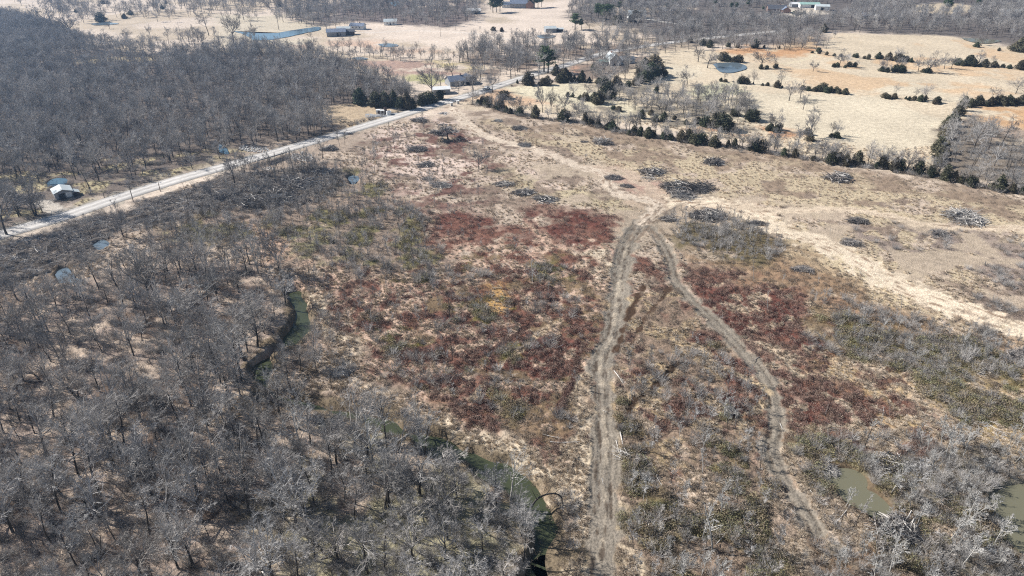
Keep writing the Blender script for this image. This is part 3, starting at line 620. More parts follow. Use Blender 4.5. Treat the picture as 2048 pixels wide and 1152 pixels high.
# water
def pond(key, z, m, label):
    P, dug = PG[key]
    c = P.mean(0); Q = c + (P - c) * (1.0 if not dug else 1) ; T = Q
    if dug:
        d = nrm(P - c); T = P + d * .9
    V = np.c_[T, np.full(len(T), z)]; o = meshobj('pond', np.vstack([V, [[c[0], c[1], z]]]), [(i, (i + 1) % len(T), len(T)) for i in range(len(T))], m)
    tag(o, label, None, kind='structure')
pond('shed', -.45, M_WBLUE, 'small blue pond behind the shed'); pond('pool', -.45, M_WPALE, 'shallow pool in the pushed dirt')
pond('pool2', -.4, M_WPALE, 'small pool among the scrub'); pond('roadpond', -.4, M_WBLUE, 'blue water beside the road bridge')
pond('scrubpond', -.5, M_WPALE, 'pale pool in the scrub'); pond('right', -.5, M_WGREY, 'muddy green pond at the lower right'); pond('rightup', -.55, M_WGREY, 'shaded arm of the muddy pond')
pond('edge', -.5, M_WGREY, 'muddy pond at the right edge'); pond('trackpuddle', -.14, M_WGREEN2, 'green puddle in the dirt track')
for kx, mm in (('blue', M_WBLUE), ('smallleft', M_WPALE), ('barnpond', M_WPALE), ('reedpond', M_WPALE), ('fieldpond', M_WPALE), ('browncorner', M_WGREY), ('dip', M_WPALE), ('topright', M_WBLUE)):
    pond(kx, .30, mm, {'blue': 'long blue farm pond', 'smallleft': 'small far pond at the upper left', 'barnpond': 'small oval pond below the barn', 'reedpond': 'pond ringed with reeds', 'fieldpond': 'round pond in the pasture', 'browncorner': 'muddy pond beside the far woods', 'dip': 'shallow water in the meadow', 'topright': 'pond behind the far trees'}[kx])
ribbon('creek', dense(CREEK, 1.5), 2.9, -1.35, M_WGREEN, 'murky green creek winding along the woods')

# ------------------------------------------------------------------ TREES
VAR = {}
def variants(key, n, fn, m1, m2):
    L = []
    for i in range(n):
        tr, cr = fn(i); a = meshobj('trunk', *tr, m1, link=False, smooth_=True); b = meshobj('crown', *cr, m2, link=False); c = both(tr, cr, m1, m2, key + '_source')
        L.append((a.data, b.data, c)); bpy.data.objects.remove(a); bpy.data.objects.remove(b)
    VAR[key] = L
variants('forest', 7, lambda i: tree_geo(100 + i, 11, 'forest', .019), M_BARK, M_TWIG)
variants('oak', 6, lambda i: tree_geo(200 + i, 11, 'oak', .020), M_BARK, M_TWIG)
variants('vase', 3, lambda i: tree_geo(300 + i, 11, 'vase', .019), M_BARK, M_TWIG)
variants('dark', 3, lambda i: tree_geo(350 + i, 11, 'forest', .022), M_BARK, M_TWIGD)
variants('loneoak', 5, lambda i: tree_geo(220 + i, 11, 'oak', .03), M_BARK, M_TWIGD)
variants('lonevase', 3, lambda i: tree_geo(320 + i, 11, 'vase', .036), M_BARK, M_TWIGD)
variants('flat', 1, lambda i: tree_geo(400 + i, 6, 'flat', .04), M_BARK, M_TWIGD)
variants('sapling', 5, lambda i: tree_geo(500 + i, 5, 'sapling', .017), M_BARK, M_TWIG)
variants('palesap', 4, lambda i: tree_geo(550 + i, 5, 'sapling', .019), M_PALE, M_PTWIG)
variants('snag', 5, lambda i: tree_geo(600 + i, 6, 'snag'), M_BARK, M_BARK)
variants('palesnag', 3, lambda i: tree_geo(650 + i, 6, 'snag'), M_PALE, M_PALE)
variants('sycamore', 3, lambda i: tree_geo(700 + i, 12, 'sycamore', .022), M_PALE, M_PTWIG)
variants('cedar', 8, lambda i: cedar_geo(800 + i), M_BARK, M_CEDAR)
variants('pine', 3, lambda i: pine_geo(900 + i), M_BARK, M_PINE)
HREF = dict(loneoak=11, lonevase=11, forest=11, oak=11, vase=11, dark=11, flat=6, sapling=5, palesap=5, snag=6, palesnag=6, sycamore=12, cedar=5, pine=14)
rnd = random.Random(5)
def place(kind, name, x, y, H, label, cat='tree', group=None, wid=1.0, tilt=None, rz=None):
    s = H / HREF[kind]; z = zat(x, y) - .05; tr, cr, _ = rnd.choice(VAR[kind])
    wid *= rnd.uniform(.85, 1.2); t = thing(name, label, cat, (x, y, z), rnd.uniform(0, 6.28) if rz is None else rz, group, (s * wid, s * wid, s))
    if tilt: t.rotation_euler = (tilt[0], tilt[1], t.rotation_euler[2])
    part('trunk', tr, t); part('crown', cr, t); return t
AVOID = [(ROAD, 5.0), (TRACK1, 4.0), (TRACK2, 3.2), (TRACK3, 4), (TRACK4, 6), (TRACK5, 4), (CREEK, 2.9), (LANE, 3)]
def clear(x, y, pad=0):
    ok = np.ones(len(x), bool)
    for P, hw in AVOID: ok &= seg_dist(x, y, P)[0] > hw + pad
    for P, dug in PG.values(): ok &= sdist(x, y, P) < -1.5
    return ok
def fill(poly, sp_, seed, keep=.9, nscale=25, thr=0.0, avoid=True, frame=(-420, 2460, -60, 1700), holes=()):
    P = GA(poly); lo = P.min(0); hi = P.max(0); g = np.random.default_rng(seed)
    xs, ys = np.meshgrid(np.arange(lo[0], hi[0], sp_), np.arange(lo[1], hi[1], sp_)); x = xs.ravel() + g.uniform(-.48, .48, xs.size) * sp_; y = ys.ravel() + g.uniform(-.48, .48, xs.size) * sp_
    u, v = pix(x, y); m = (u > frame[0]) & (u < frame[1]) & (v > frame[2]) & (v < frame[3]) & (y > 20); x, y = x[m], y[m]
    m = inside(x, y, P) & (g.uniform(0, 1, x.size) < keep)
    if thr: m &= fbm(x, y, nscale, seed + 50, 3) > thr
    for h in holes: m &= ~inside(x, y, GA(h))
    x, y = x[m], y[m]
    if avoid: m = clear(x, y); x, y = x[m], y[m]
    return x, y
HOLES = [[(450, 795), (505, 800), (530, 845), (500, 856), (455, 835)], [(640, 216), (700, 207), (830, 211), (850, 220), (720, 254), (690, 262), (655, 250)], [(115, 124), (180, 115), (260, 112), (340, 115), (340, 122), (240, 121), (150, 128)],
         [(85, 400), (140, 385), (220, 385), (230, 400), (150, 430), (80, 420)], [(85, 345), (140, 345), (145, 400), (85, 400)]]
wx, wy = fill(WOODS, 4.9, 1, .93, 18, .20, holes=HOLES)
hx, hy = fill([(640, 840), (960, 920), (1060, 1010), (1060, 1650), (640, 1650)], 5, 2, 0)
u_, v_ = pix(wx, wy); inframe = (u_ > -10) & (u_ < 2058) & (v_ < 1185)
order = np.argsort(np.where(inframe, wy, 1e9)); near_i = order[:270]; rest = order[270:]
gg = np.random.default_rng(9)
Hn = gg.uniform(7.5, 13.8, len(wx)) * (.82 + .3 * fbm(wx, wy, 30, 3, 2))
for j, i in enumerate(near_i):
    k = rnd.choice(['forest'] * 9 + ['oak'] * 5 + ['vase', 'vase', 'dark', 'dark', 'dark', 'snag', 'sycamore'])
    pu, pv = pix(wx[i], wy[i])
    look = {'forest': 'slim leafless grey tree', 'oak': 'spreading leafless grey tree', 'vase': 'leafless tree forking low', 'dark': 'dark leafless tree', 'snag': 'broken dead snag', 'sycamore': 'pale barked leafless tree'}[k]
    where = ('in the corner' if pu < 230 else 'left of the middle' if pu < 480 else 'right of the middle' if pu < 740 else 'on the creek side') + (' along the bottom edge' if pv > 1010 else ' halfway up' if pv > 860 else ' towards the back') + ' in the left woods'
    place(k, 'bare_tree' if k != 'snag' else 'dead_snag', wx[i], wy[i], Hn[i] * (.6 if k == 'snag' else 1), look + ' ' + where, 'tree', look.replace('tree', 'trees').replace('snag', 'snags') + ' ' + where)
SRC = lambda *ks: [v[2] for k in ks for v in VAR[k]]
# everything else that is wooded: a single mass of bare trees, real instances
BX, BY, BH = [list(wx[rest])], [list(wy[rest])], [list(Hn[rest])]
def woods(poly, sp_, seed, hr=(8, 12), keep=.9, thr=0.0, ns=25, holes=()):
    x, y = fill(poly, sp_, seed, keep, ns, thr, holes=list(holes)); g = np.random.default_rng(seed + 1)
    BX.append(x); BY.append(y); BH.append(g.uniform(*hr, x.size) * (.85 + .3 * fbm(x, y, 40, seed, 2)))
FA = [(-400, 20), (20, 38), (110, 66), (160, 86), (230, 96), (300, 102), (340, 110), (420, 112), (455, 118), (495, 98), (560, 110), (640, 120), (700, 142), (770, 160), (810, 178), (838, 206), (800, 206), (700, 207), (640, 214), (655, 252), (700, 258), (600, 286), (540, 290), (440, 300), (330, 325), (200, 335), (60, 355), (-400, 440)]
woods(FA, 5.2, 11, (9, 12.5), .93, holes=HOLES)
woods([(-300, 430), (60, 355), (200, 335), (330, 325), (440, 302), (470, 312), (420, 335), (300, 368), (130, 420), (-300, 520)], 9, 12, (8, 12), .75, holes=HOLES)
woods([(-200, 440), (60, 380), (80, 440), (-200, 520)], 6, 13, (9, 12), .8, holes=HOLES)
woods([(560, 32), (620, 6), (760, -10), (900, -6), (960, 4), (960, 32), (925, 48), (880, 56), (850, 52), (700, 40), (640, 52), (600, 52)], 8.5, 14, (9, 13), .9)
woods([(1130, 34), (1150, 8), (1230, -12), (1360, -14), (1400, 10), (1380, 60), (1280, 58)], 8, 15, (9, 13), .85)
YARD = [(1560, 16), (1645, 12), (1655, 30), (1612, 38), (1560, 32)]; CLR = [(1825, 8), (1900, 4), (1958, 12), (1968, 26), (1880, 30), (1826, 26)]
woods([(1340, 92), (1350, 60), (1420, 36), (1560, 40), (1700, 36), (1700, -14), (2200, -14), (2300, 120), (2060, 106), (2030, 84), (1990, 76), (1930, 70), (1880, 72), (1700, 66), (1640, 62), (1600, 68), (1660, 88), (1645, 98), (1480, 96)], 8.5, 16, (9, 13), .93, holes=[YARD, CLR])
woods([(1400, 10), (1560, -12), (1700, -12), (1700, 14), (1560, 18), (1420, 36)], 10, 17, (8, 12), .7, holes=[YARD])
woods([(0, 8), (60, 0), (300, 10), (640, 0), (640, 22), (560, 34), (400, 28), (260, 38), (150, 44), (100, 24)], 11.5, 18, (9, 13), .7, .25, 40)
woods([(360, 4), (640, -10), (760, -20), (640, 16), (480, 24), (370, 24)], 10, 19, (9, 13), .75)
woods([(225, 100), (330, 80), (470, 80), (600, 110), (500, 106), (440, 100), (330, 104)], 9, 20, (8, 12), .7, .2)
woods([(-100, 40), (20, 38), (130, 72), (190, 96), (100, 90)], 6, 21, (9, 12), .9)
woods([(610, 102), (740, 112), (880, 118), (960, 122), (960, 128), (860, 124), (700, 122), (620, 112)], 5.5, 22, (5, 9), .8)
woods([(940, 92), (1040, 86), (1180, 84), (1290, 78), (1290, 100), (1230, 122), (1130, 132), (1010, 152), (950, 140)], 8.5, 23, (9, 13), .8)
woods([(880, 118), (960, 105), (1050, 112), (1050, 128), (960, 132), (900, 126)], 7.5, 24, (9, 13), .8)
woods([(900, 160), (1000, 150), (1090, 138), (1020, 162), (960, 180), (930, 190)], 9, 25, (8, 12), .6)
woods([(1180, 170), (1190, 132), (1250, 130), (1310, 150), (1320, 160), (1270, 175)], 6.5, 26, (8, 11), .85)
woods([(1230, 86), (1340, 82), (1340, 100), (1310, 126), (1240, 126)], 8.5, 27, (7, 10), .75)
woods([(1300, 210), (1390, 190), (1470, 190), (1500, 215), (1510, 240), (1420, 250), (1330, 240), (1220, 210), (1190, 205), (1230, 190)], 5.8, 28, (7, 10.5), .85)
woods([(1870, 290), (1900, 262), (1960, 262), (2048, 300), (2300, 340), (2300, 440), (2048, 382), (1890, 350)], 8.0, 29, (7, 12), .8)
woods([(1120, 224), (1300, 252), (1500, 290), (1700, 328), (2060, 384), (2060, 378), (1700, 320), (1500, 280), (1300, 244), (1130, 214)], 7, 30, (4, 7.5), .7)
woods([(1420, 94), (1650, 92), (1665, 96), (1640, 99), (1440, 103)], 7, 31, (9, 12), .85)
woods([(1380, 60), (1450, 98), (1340, 104), (1300, 80)], 9, 32, (8, 11), .7)
woods([(860, 56), (960, 62), (972, 66), (900, 62), (830, 54)], 8, 33, (5, 9), .6)
woods([(1180, 64), (1270, 58), (1340, 78), (1300, 84), (1200, 76)], 10, 34, (9, 13), .65)
woods([(190, 560), (220, 520), (330, 490), (480, 465), (470, 490), (560, 545), (500, 550), (330, 520)], 6, 35, (6, 9), .6)
woods([(470, 338), (560, 326), (690, 330), (700, 350), (600, 345), (500, 352)], 5.5, 36, (6, 9), .5)
woods([(580, 690), (650, 720), (700, 790), (620, 800), (560, 770), (540, 720)], 4.6, 37, (5, 8), .8)
woods([(850, 870), (980, 905), (1070, 980), (1130, 1060), (1120, 1650), (1090, 1650), (1090, 1010), (980, 920), (860, 885)], 5.0, 38, (5, 8), .5)
woods([(620, 96), (680, 92), (760, 98), (900, 104), (960, 118), (860, 122), (700, 116)], 13, 51, (6, 10), .5)
woods([(700, 58), (640, 66), (600, 52), (640, 44), (720, 48)], 9, 52, (9, 12), .7)
woods([(230, 30), (380, 26), (620, 40), (600, 56), (520, 58), (400, 44), (280, 48)], 19, 53, (9, 13), .5)
woods([(1040, 100), (1200, 90), (1300, 96), (1260, 128), (1180, 140), (1080, 150), (1020, 150)], 9, 54, (9, 13), .6)
woods([(1150, 190), (1290, 175), (1330, 180), (1380, 250), (1280, 240)], 6.5, 55, (5, 9), .7)
woods([(60, 22), (120, 10), (200, 24), (180, 46), (120, 50)], 11, 56, (9, 13), .7)
woods([(960, 0), (1000, -8), (1010, 18), (970, 26)], 12, 57, (9, 12), .6)
bx, by, bh = (np.concatenate([np.asarray(q, float) for q in Q]) for Q in (BX, BY, BH))
CREST = np.zeros(len(bx))
scatter('woodland', np.c_[bx, by, CREST - .1], bh / 11, SRC('forest', 'forest', 'oak', 'vase', 'dark'), 'mass of leafless grey woodland trees filling the far woods and groves', 'woods', 3)

# ------------------------------------------------------------------ saplings and scrub
SX, SY, SH = [], [], []
def sap(poly, sp_, seed, hr, keep=.8, thr=0.0, ns=14, store=None):
    x, y = fill(poly, sp_, seed, keep, ns, thr); g = np.random.default_rng(seed + 1); h = g.uniform(*hr, x.size)
    (store or (SX, SY, SH))[0].append(x); (store or (SX, SY, SH))[1].append(y); (store or (SX, SY, SH))[2].append(h)
SCRUB = [(480, 360), (640, 335), (740, 345), (800, 400), (860, 470), (860, 540), (700, 540), (600, 500), (500, 480), (300, 480), (220, 480), (400, 425)]
sap(SCRUB, 3.1, 40, (2.5, 6), .8, .3)
sap([(480, 540), (600, 500), (760, 540), (880, 560), (860, 640), (700, 660), (620, 600)], 4, 58, (2, 5), .7, .2)
sap([(600, 480), (860, 440), (1000, 420), (1180, 520), (1190, 820), (1000, 820), (820, 820), (640, 660)], 6.5, 41, (2, 4.5), .6, .35)
sap([(1330, 425), (1450, 430), (1570, 480), (1560, 520), (1450, 530), (1340, 470)], 2.3, 42, (2.5, 4.5), .85)
sap([(1240, 700), (1400, 680), (1540, 820), (1560, 980), (1700, 1650), (1240, 1650), (1230, 900)], 3.8, 43, (2.5, 5.5), .7, .25)
sap(WOODS, 6.5, 44, (2.5, 5), .5)
sap([(740, 250), (880, 240), (1000, 320), (980, 450), (760, 420)], 9, 45, (3, 5.5), .5)
PALE = ([], [], [])
sap([(1560, 560), (1700, 600), (1900, 640), (2060, 690), (2060, 760), (1800, 720), (1650, 680)], 3.4, 46, (2, 4.5), .65, .3, store=PALE)
sap([(1640, 1040), (1700, 900), (1850, 880), (2060, 850), (2200, 900), (2200, 1650), (1620, 1650)], 3.5, 47, (3.5, 8), .85, .2, store=PALE)
sap([(1240, 980), (1560, 980), (1700, 1650), (1250, 1650)], 3.8, 48, (3.5, 7.5), .75, .2, store=PALE)
sap([(1230, 780), (1440, 760), (1540, 900), (1540, 980), (1240, 980)], 5.5, 49, (2.5, 5), .6, .25, store=PALE)
sap([(880, 890), (1000, 920), (1110, 1010), (1120, 1650), (1060, 1650), (1050, 1000)], 5, 50, (3, 6), .6, store=PALE)
cat3 = lambda S: [np.concatenate(q) for q in S]
sx, sy, sh = cat3((SX, SY, SH)); scatter('sapling_thicket', np.c_[sx, sy, 0 * sx - .05], sh / 5, SRC('sapling'), 'thicket of thin bare saplings standing over the brush', 'saplings', 5, tilt=.06)
qx, qy, qh = cat3(PALE); scatter('pale_thicket', np.c_[qx, qy, 0 * qx - .05], qh / 5, SRC('palesap', 'sapling', 'palesap'), 'thicket of pale grey bare saplings at the lower right', 'saplings', 6, tilt=.10)

# low brush and grass, by ground cover class
def cover_points(n, seed, ymax=330, ymin=46):
    g = np.random.default_rng(seed); y = ymin * (ymax / ymin) ** g.uniform(0, 1, n) ; x = g.uniform(-1, 1, n) * (y * .76 + 48)
    C, cls = evaluate(x, y); ok = clear(x, y, -1.6) & (np.abs(pix(x, y)[0] - 1024) < 1450); x, y, cls = x[ok], y[ok], cls[ok]
    return x, y, cls, height(x, y, cls)
cx, cy, cc_, cz = cover_points(290000, 77)
g = np.random.default_rng(4)
def sel(names, p): return np.isin(cc_, [CLS.index(n) for n in names]) & (g.uniform(0, 1, len(cx)) < p)
def small(name, nlist): return [meshobj(name, *v, m, link=False) for v, m in nlist]
V_RED = small('red_source', [(dome_geo(10 + i, .6, .75, 80, .06), M_RED) for i in range(3)])
V_STR = small('straw_source', [(stems_geo(20 + i, .45, .55, 46, .022, 2, 0), M_STRAW) for i in range(3)])
V_BRN = small('brown_source', [(dome_geo(30 + i, .75, .7, 90, .06), M_BROWN) for i in range(3)])
V_OLV = small('olive_source', [(dome_geo(40 + i, 1.1, 1.2, 200, .07), [M_OLIVE, M_GRN, M_OLIVE, M_BROWN][i]) for i in range(4)])
V_GRY = small('grey_source', [(stems_geo(50 + i, .8, 1.3, 40, .016, 2, 3), M_TWIG) for i in range(3)])
sz = lambda m, a, b: g.uniform(a, b, m.sum()) * (.75 + cy[m] / 520)
def sc_cov(name, names, p, a, b, V, label, cat, seed, flat=None):
    m = sel(names, p) & ((cy < 175) | (g.uniform(0, 1, len(cx)) < .5)); s = sz(m, a, b); s3 = np.c_[s, s, s * g.uniform(.7, 1.15, len(s))]
    scatter(name, np.c_[cx[m], cy[m], cz[m] - .04], s3, V, label, cat, seed, tilt=.12)
sc_cov('red_brush', ['red'], .5, .5, 1.35, V_RED, 'low dark red blackberry-like brush carpeting the cleared ground', 'brush', 21)
sc_cov('straw_grass', ['straw', 'tan'], .62, .5, 1.1, V_STR, 'pale tufted dead grass over the cleared land', 'grass', 22)
sc_cov('brown_brush', ['brown', 'windrow', 'grey', 'straw'], .17, .5, 1.1, V_BRN, 'low brown weedy brush between the grass patches', 'brush', 23)
sc_cov('olive_shrubs', ['olive'], .22, .55, 1.35, V_OLV, 'olive and yellow green shrubs massed in the damp ground', 'shrubs', 24)
sc_cov('grey_brush', ['grey', 'olive', 'windrow', 'floor'], .07, .6, 1.5, V_GRY, 'thin grey twiggy brush scattered over the ground', 'brush', 25)

GX, GY = [], []
for k_, (poly, sp_, kp, th_) in enumerate([([(540, 400), (700, 380), (880, 430), (900, 560), (720, 560), (560, 500)], 2.6, .8, .5), ([(760, 540), (1160, 540), (1180, 680), (1000, 720), (780, 660)], 2.3, .8, .55), ([(640, 640), (1000, 700), (1180, 860), (1000, 860), (760, 780)], 2.4, .7, .6),
        ([(1335, 428), (1450, 430), (1565, 480), (1560, 518), (1450, 528), (1345, 480)], 2.2, .8, .42), ([(1560, 600), (1700, 600), (2060, 680), (2060, 760), (1800, 740), (1620, 700)], 1.9, .8, .4), ([(1250, 700), (1440, 700), (1540, 850), (1540, 1650), (1250, 1650)], 2.6, .7, .52),
        ([(1600, 880), (2060, 860), (2200, 1650), (1660, 1650)], 2.0, .8, .35), ([(300, 440), (560, 400), (560, 480), (330, 500)], 2.4, .8, .3), ([(1090, 960), (1160, 990), (1180, 1100), (1150, 1650), (1110, 1650)], 1.6, .7, .3), ([(600, 560), (650, 560), (700, 720), (760, 800), (650, 760), (610, 660)], 2.4, .6, .5)]):
    a, b = fill(poly, sp_, 400 + k_, kp, 9, th_); GX.append(a); GY.append(b)
GX, GY = np.concatenate(GX), np.concatenate(GY); g3 = np.random.default_rng(8); s1 = g3.uniform(.8, 1.9, len(GX))
scatter('grey_thicket', np.c_[GX, GY, height(GX, GY) - .05], np.c_[s1, s1, s1 * g3.uniform(.7, 1.3, len(s1))], V_GRY, 'patches of dense twiggy grey bushes in the overgrown clearing', 'bushes', 9, tilt=.15)
# ------------------------------------------------------------------ single trees of the fields
def tree_px(kind, px, py, hpx, label, group=None, wid=1.0, name='bare_tree', cat='tree'):
    x, y = G(px, py); return place(kind, name, x, y, hm(hpx, px, py), label, cat, group, wid)
LONE = [
    ('flat', 896, 279, 25, 'dark flat topped spreading tree standing alone near the gravel road', 2.1), ('vase', 958, 339, 37, 'round crowned bare tree alone in the pale grass left of the brush piles', 1.25),
    ('vase', 560, 545, 84, 'tall leaning bare tree on the edge of the woods beside the open brush', .8), ('vase', 709, 903, 112, 'big dark bare tree with rounded crown beside the green creek', 1.1),
    ('oak', 838, 864, 104, 'slim pale grey tree standing above the creek bank grass', .75), ('sycamore', 1065, 564, 46, 'pale bare tree rising from shrubs in the red brush', 1.2),
    ('oak', 1374, 169, 33, 'dark bare tree alone on the grass below the round pond', 1), ('oak', 1626, 143, 20, 'small round bare tree alone in the tan pasture', 1.1),
    ('oak', 1679, 131, 29, 'bare tree over a clump of dark bushes in the tan pasture', 1.1), ('oak', 1769, 144, 24, 'bare tree left of the dark bush clump in the far pasture', 1.1),
    ('oak', 1799, 142, 28, 'bare tree standing behind the dark bush clump in the far pasture', 1.1), ('oak', 1836, 143, 28, 'forked bare tree in the middle of the far pasture row', 1.1),
    ('oak', 1858, 144, 36, 'widest bare tree of the far pasture row', 1.2), ('oak', 1888, 138, 26, 'thin bare tree right of the widest pasture tree', 1.1),
    ('oak', 1902, 138, 24, 'last bare tree at the right of the far pasture row', 1.1), ('oak', 1958, 125, 20, 'bare tree behind the hedge of dark cedars', 1.2),
    ('oak', 2031, 188, 31, 'bare tree over a dark bush near the right edge of the pasture', 1.1), ('oak', 1491, 201, 24, 'low round bare tree among the greenish pasture grass', 1.3),
    ('oak', 1578, 201, 34, 'bare tree at the left end of the dark cedar row', 1.2), ('oak', 1600, 197, 30, 'bare tree touching the cedar row', 1.1),
    ('oak', 1606, 219, 30, 'bare tree just below the dark cedar row', 1.1), ('oak', 1549, 262, 38, 'spreading bare tree over a dark bush on orange soil', 1.3),
    ('oak', 1619, 276, 50, 'tall bare tree with a dark bush at its foot in the cream pasture', 1), ('oak', 1674, 272, 27, 'small bare tree over dark bushes alone in the cream pasture', 1.1),
    ('oak', 1813, 342, 42, 'large spreading bare tree on the hedge line', 1.3), ('oak', 1769, 336, 28, 'bare tree left of the large spreading one on the hedge line', 1.1),
    ('oak', 1739, 325, 22, 'small bare tree on the hedge line', 1.1), ('oak', 1644, 318, 38, 'bare tree standing out of the cedar hedge', 1.2),
    ('oak', 1548, 300, 40, 'bare tree growing through the cedar hedge', 1.0), ('oak', 1596, 290, 36, 'bare tree just behind the cedar hedge', 1.1),
    ('forest', 1446, 198, 28, 'left tree of the grove in the greenish pasture', 1.2), ('oak', 1423, 218, 36, 'tall bare tree of the scrubby grove in the pasture', 1.2),
    ('oak', 1481, 220, 22, 'small bare tree at the right end of the pasture grove', 1.2), ('oak', 1501, 236, 32, 'bare tree with dark bush at the end of the pasture grove', 1.2),
    ('oak', 1523, 136, 36, 'broad bare tree on the bank of the round pond', 1.4), ('oak', 1396, 124, 30, 'bare tree left of the round pond', 1.2), ('oak', 1415, 136, 34, 'bare tree leaning over the round pond', 1.2),
    ('oak', 1669, 76, 12, 'tiny round bare tree at the far edge of the tan field', 1.5), ('vase', 1963, 91, 18, 'bare tree at the muddy corner of the far field', 1.3),
    ('forest', 990, 89, 25, 'round bare tree alone on the far meadow', 1.2), ('sapling', 1024, 73, 14, 'left of two small bare trees on the far meadow', 1.3), ('sapling', 1031, 72, 14, 'right of two small bare trees on the far meadow', 1.3),
    ('forest', 1127, 268, 28, 'thin bare tree alone in the brown grass below the hedge', 1.2), ('sapling', 1170, 318, 14, 'small twiggy bush tree in the tan grass beside the track', 1.5),
    ('vase', 1085, 226, 46, 'left of the tall slim bare trees behind the hedge', .7), ('vase', 1102, 228, 44, 'right of the tall slim bare trees behind the hedge', .7),
    ('oak', 1130, 224, 34, 'wide bare tree right of the slim pair behind the hedge', 1.2), ('oak', 1158, 236, 34, 'bare tree standing in the cedar hedge near its left end', 1.2),
    ('oak', 301, 74, 21, 'round crowned bare tree alone on the pale far meadow', .9), ('snag', 362, 71, 21, 'left of two dead trees on the far meadow', 1.2), ('snag', 389, 71, 17, 'right of two dead trees on the far meadow', 1.2),
    ('oak', 219, 57, 11, 'tiny wide bare tree in front of the small far pond', 1.5), ('forest', 418, 72, 40, 'leaning bare tree left of the long blue pond', 1.1), ('oak', 468, 88, 56, 'tall bare tree at the left tip of the long blue pond', .9),
    ('oak', 440, 108, 30, 'bare tree on the meadow below the blue pond', 1.2), ('oak', 626, 104, 33, 'dark bare tree alone on the meadow right of the blue pond', 1.2), ('vase', 510, 82, 28, 'bare tree leaning over the long blue pond', 1),
    ('oak', 145, 75, 50, 'tall bare tree at the upper edge of the left woods', 1), ('oak', 150, 78, 28, 'bushy bare tree at the corner of the left woods', 1.3), ('oak', 95, 62, 48, 'tall bare trees edge of the upper left meadow', 1.1),
    ('oak', 210, 82, 20, 'bare tree at the meadow edge of the left woods', 1.2), ('oak', 255, 84, 22, 'crooked bare tree at the meadow edge of the left woods', 1.2), ('oak', 560, 34, 24, 'bare tree above the blue pond', 1.2),
    ('oak', 603, 45, 30, 'dark bare tree above the right end of the blue pond', 1), ('oak', 488, 40, 26, 'bare tree with dark crown above the blue pond', 1.2), ('forest', 558, 60, 35, 'bare tree on the far bank of the blue pond', 1.1),
    ('forest', 788, 52, 12, 'small dark tree in front of the white farmhouse', 1.6), ('oak', 864, 196, 66, 'tall bare tree in front of the low white roofed shed', .9), ('oak', 882, 176, 40, 'bare tree beside the dark roofed house', 1.1),
    ('oak', 946, 180, 38, 'bare tree between the dark roofed house and the road', 1.1), ('oak', 956, 145, 30, 'bare tree in the yard beyond the dark roofed house', 1.2), ('oak', 905, 155, 34, 'bare tree behind the dark roofed house', 1.2),
    ('forest', 918, 191, 30, 'bare tree on the road verge near the low shed', 1.1), ('oak', 985, 185, 44, 'bare tree on the verge beside the white pickup', 1), ('sycamore', 1203, 79, 38, 'pale bare tree on the far meadow below the pines', 1.2),
    ('oak', 1178, 62, 26, 'reddish round bare tree below the far pine grove', 1.1), ('oak', 1022, 158, 56, 'tall bare tree left of the green pine by the road', .9), ('oak', 1035, 142, 44, 'bare tree beside the road left of the pine', 1),
    ('oak', 1146, 112, 48, 'tall bare tree over the far end of the gravel road', .9), ('oak', 1198, 116, 36, 'bare tree at the bend of the far road', 1.1), ('oak', 1205, 115, 30, 'twin bare tree at the bend of the far road', 1.2),
    ('oak', 1156, 128, 14, 'low round bush tree on the lawn by the far road', 1.5), ('sycamore', 1078, 158, 50, 'pale grey bare tree beside the green pine', 1), ('oak', 70, 432, 62, 'broad dark bare tree beside the road near the shed', 1.2),
    ('oak', 85, 425, 50, 'second dark bare tree beside the road near the shed', 1), ('oak', 200, 338, 50, 'broad bare tree at the edge of the left woods above the shed', 1.2), ('oak', 158, 348, 46, 'bare tree right of the small pond behind the shed', 1.2),
    ('oak', 292, 338, 46, 'wide low bare tree at the roadside edge of the left woods', 1.3), ('oak', 340, 322, 38, 'bare tree on the rough grass at the edge of the left woods', 1.3), ('oak', 272, 352, 26, 'small bare tree on the rough roadside grass', 1.3),
    ('oak', 14, 470, 90, 'dark bare tree on the road verge at the left edge', 1), ('oak', 247, 474, 62, 'leaning dark tree rising from the pushed dirt rows', 1), ('forest', 185, 480, 50, 'thin dark tree in the pushed dirt rows', .8),
    ('oak', 470, 372, 60, 'forked dark tree at the roadside in the scrub', .9), ('oak', 425, 402, 40, 'dark bare tree below the road in the scrub', 1), ('forest', 790, 300, 34, 'thin bare tree in the pinkish grass left of the track', .9),
    ('forest', 755, 302, 26, 'small thin bare tree in the pinkish grass below the road', .9), ('forest', 645, 318, 36, 'bushy bare tree at the end of the pushed dirt', 1.1),
    ('sycamore', 860, 385, 44, 'pale thin tree above the red brush', .8), ('oak', 35, 600, 60, 'dark bare tree beside the shallow pool', 1.1), ('vase', 300, 600, 110, 'massive wide crowned tree with pale top twigs in the woods near the pool', 1.3),
    ('forest', 1495, 765, 42, 'black twisted dead tree leaning over the right hand track', .8)]
for kd, px, py, hp, lab, wd in LONE:
    kd = {'oak': 'loneoak', 'vase': 'lonevase'}.get(kd, kd) if py < 560 else kd
    tree_px(kd, px, py, hp, lab, None, wd, cat='tree')
g9 = np.random.default_rng(99)
for i, px in enumerate(np.linspace(478, 645, 30)):            # slim trunks in front of the bridge
    py = 352 + 8 * math.sin(px * .05) + g9.uniform(-7, 5) - (px - 478) * .02
    x, y = G(px, py); place('sapling', 'slender_tree', x, y, g9.uniform(6.5, 9.5), 'slender bare trunk in the row below the road bridge', 'tree', 'slender trees below the road bridge', .75)
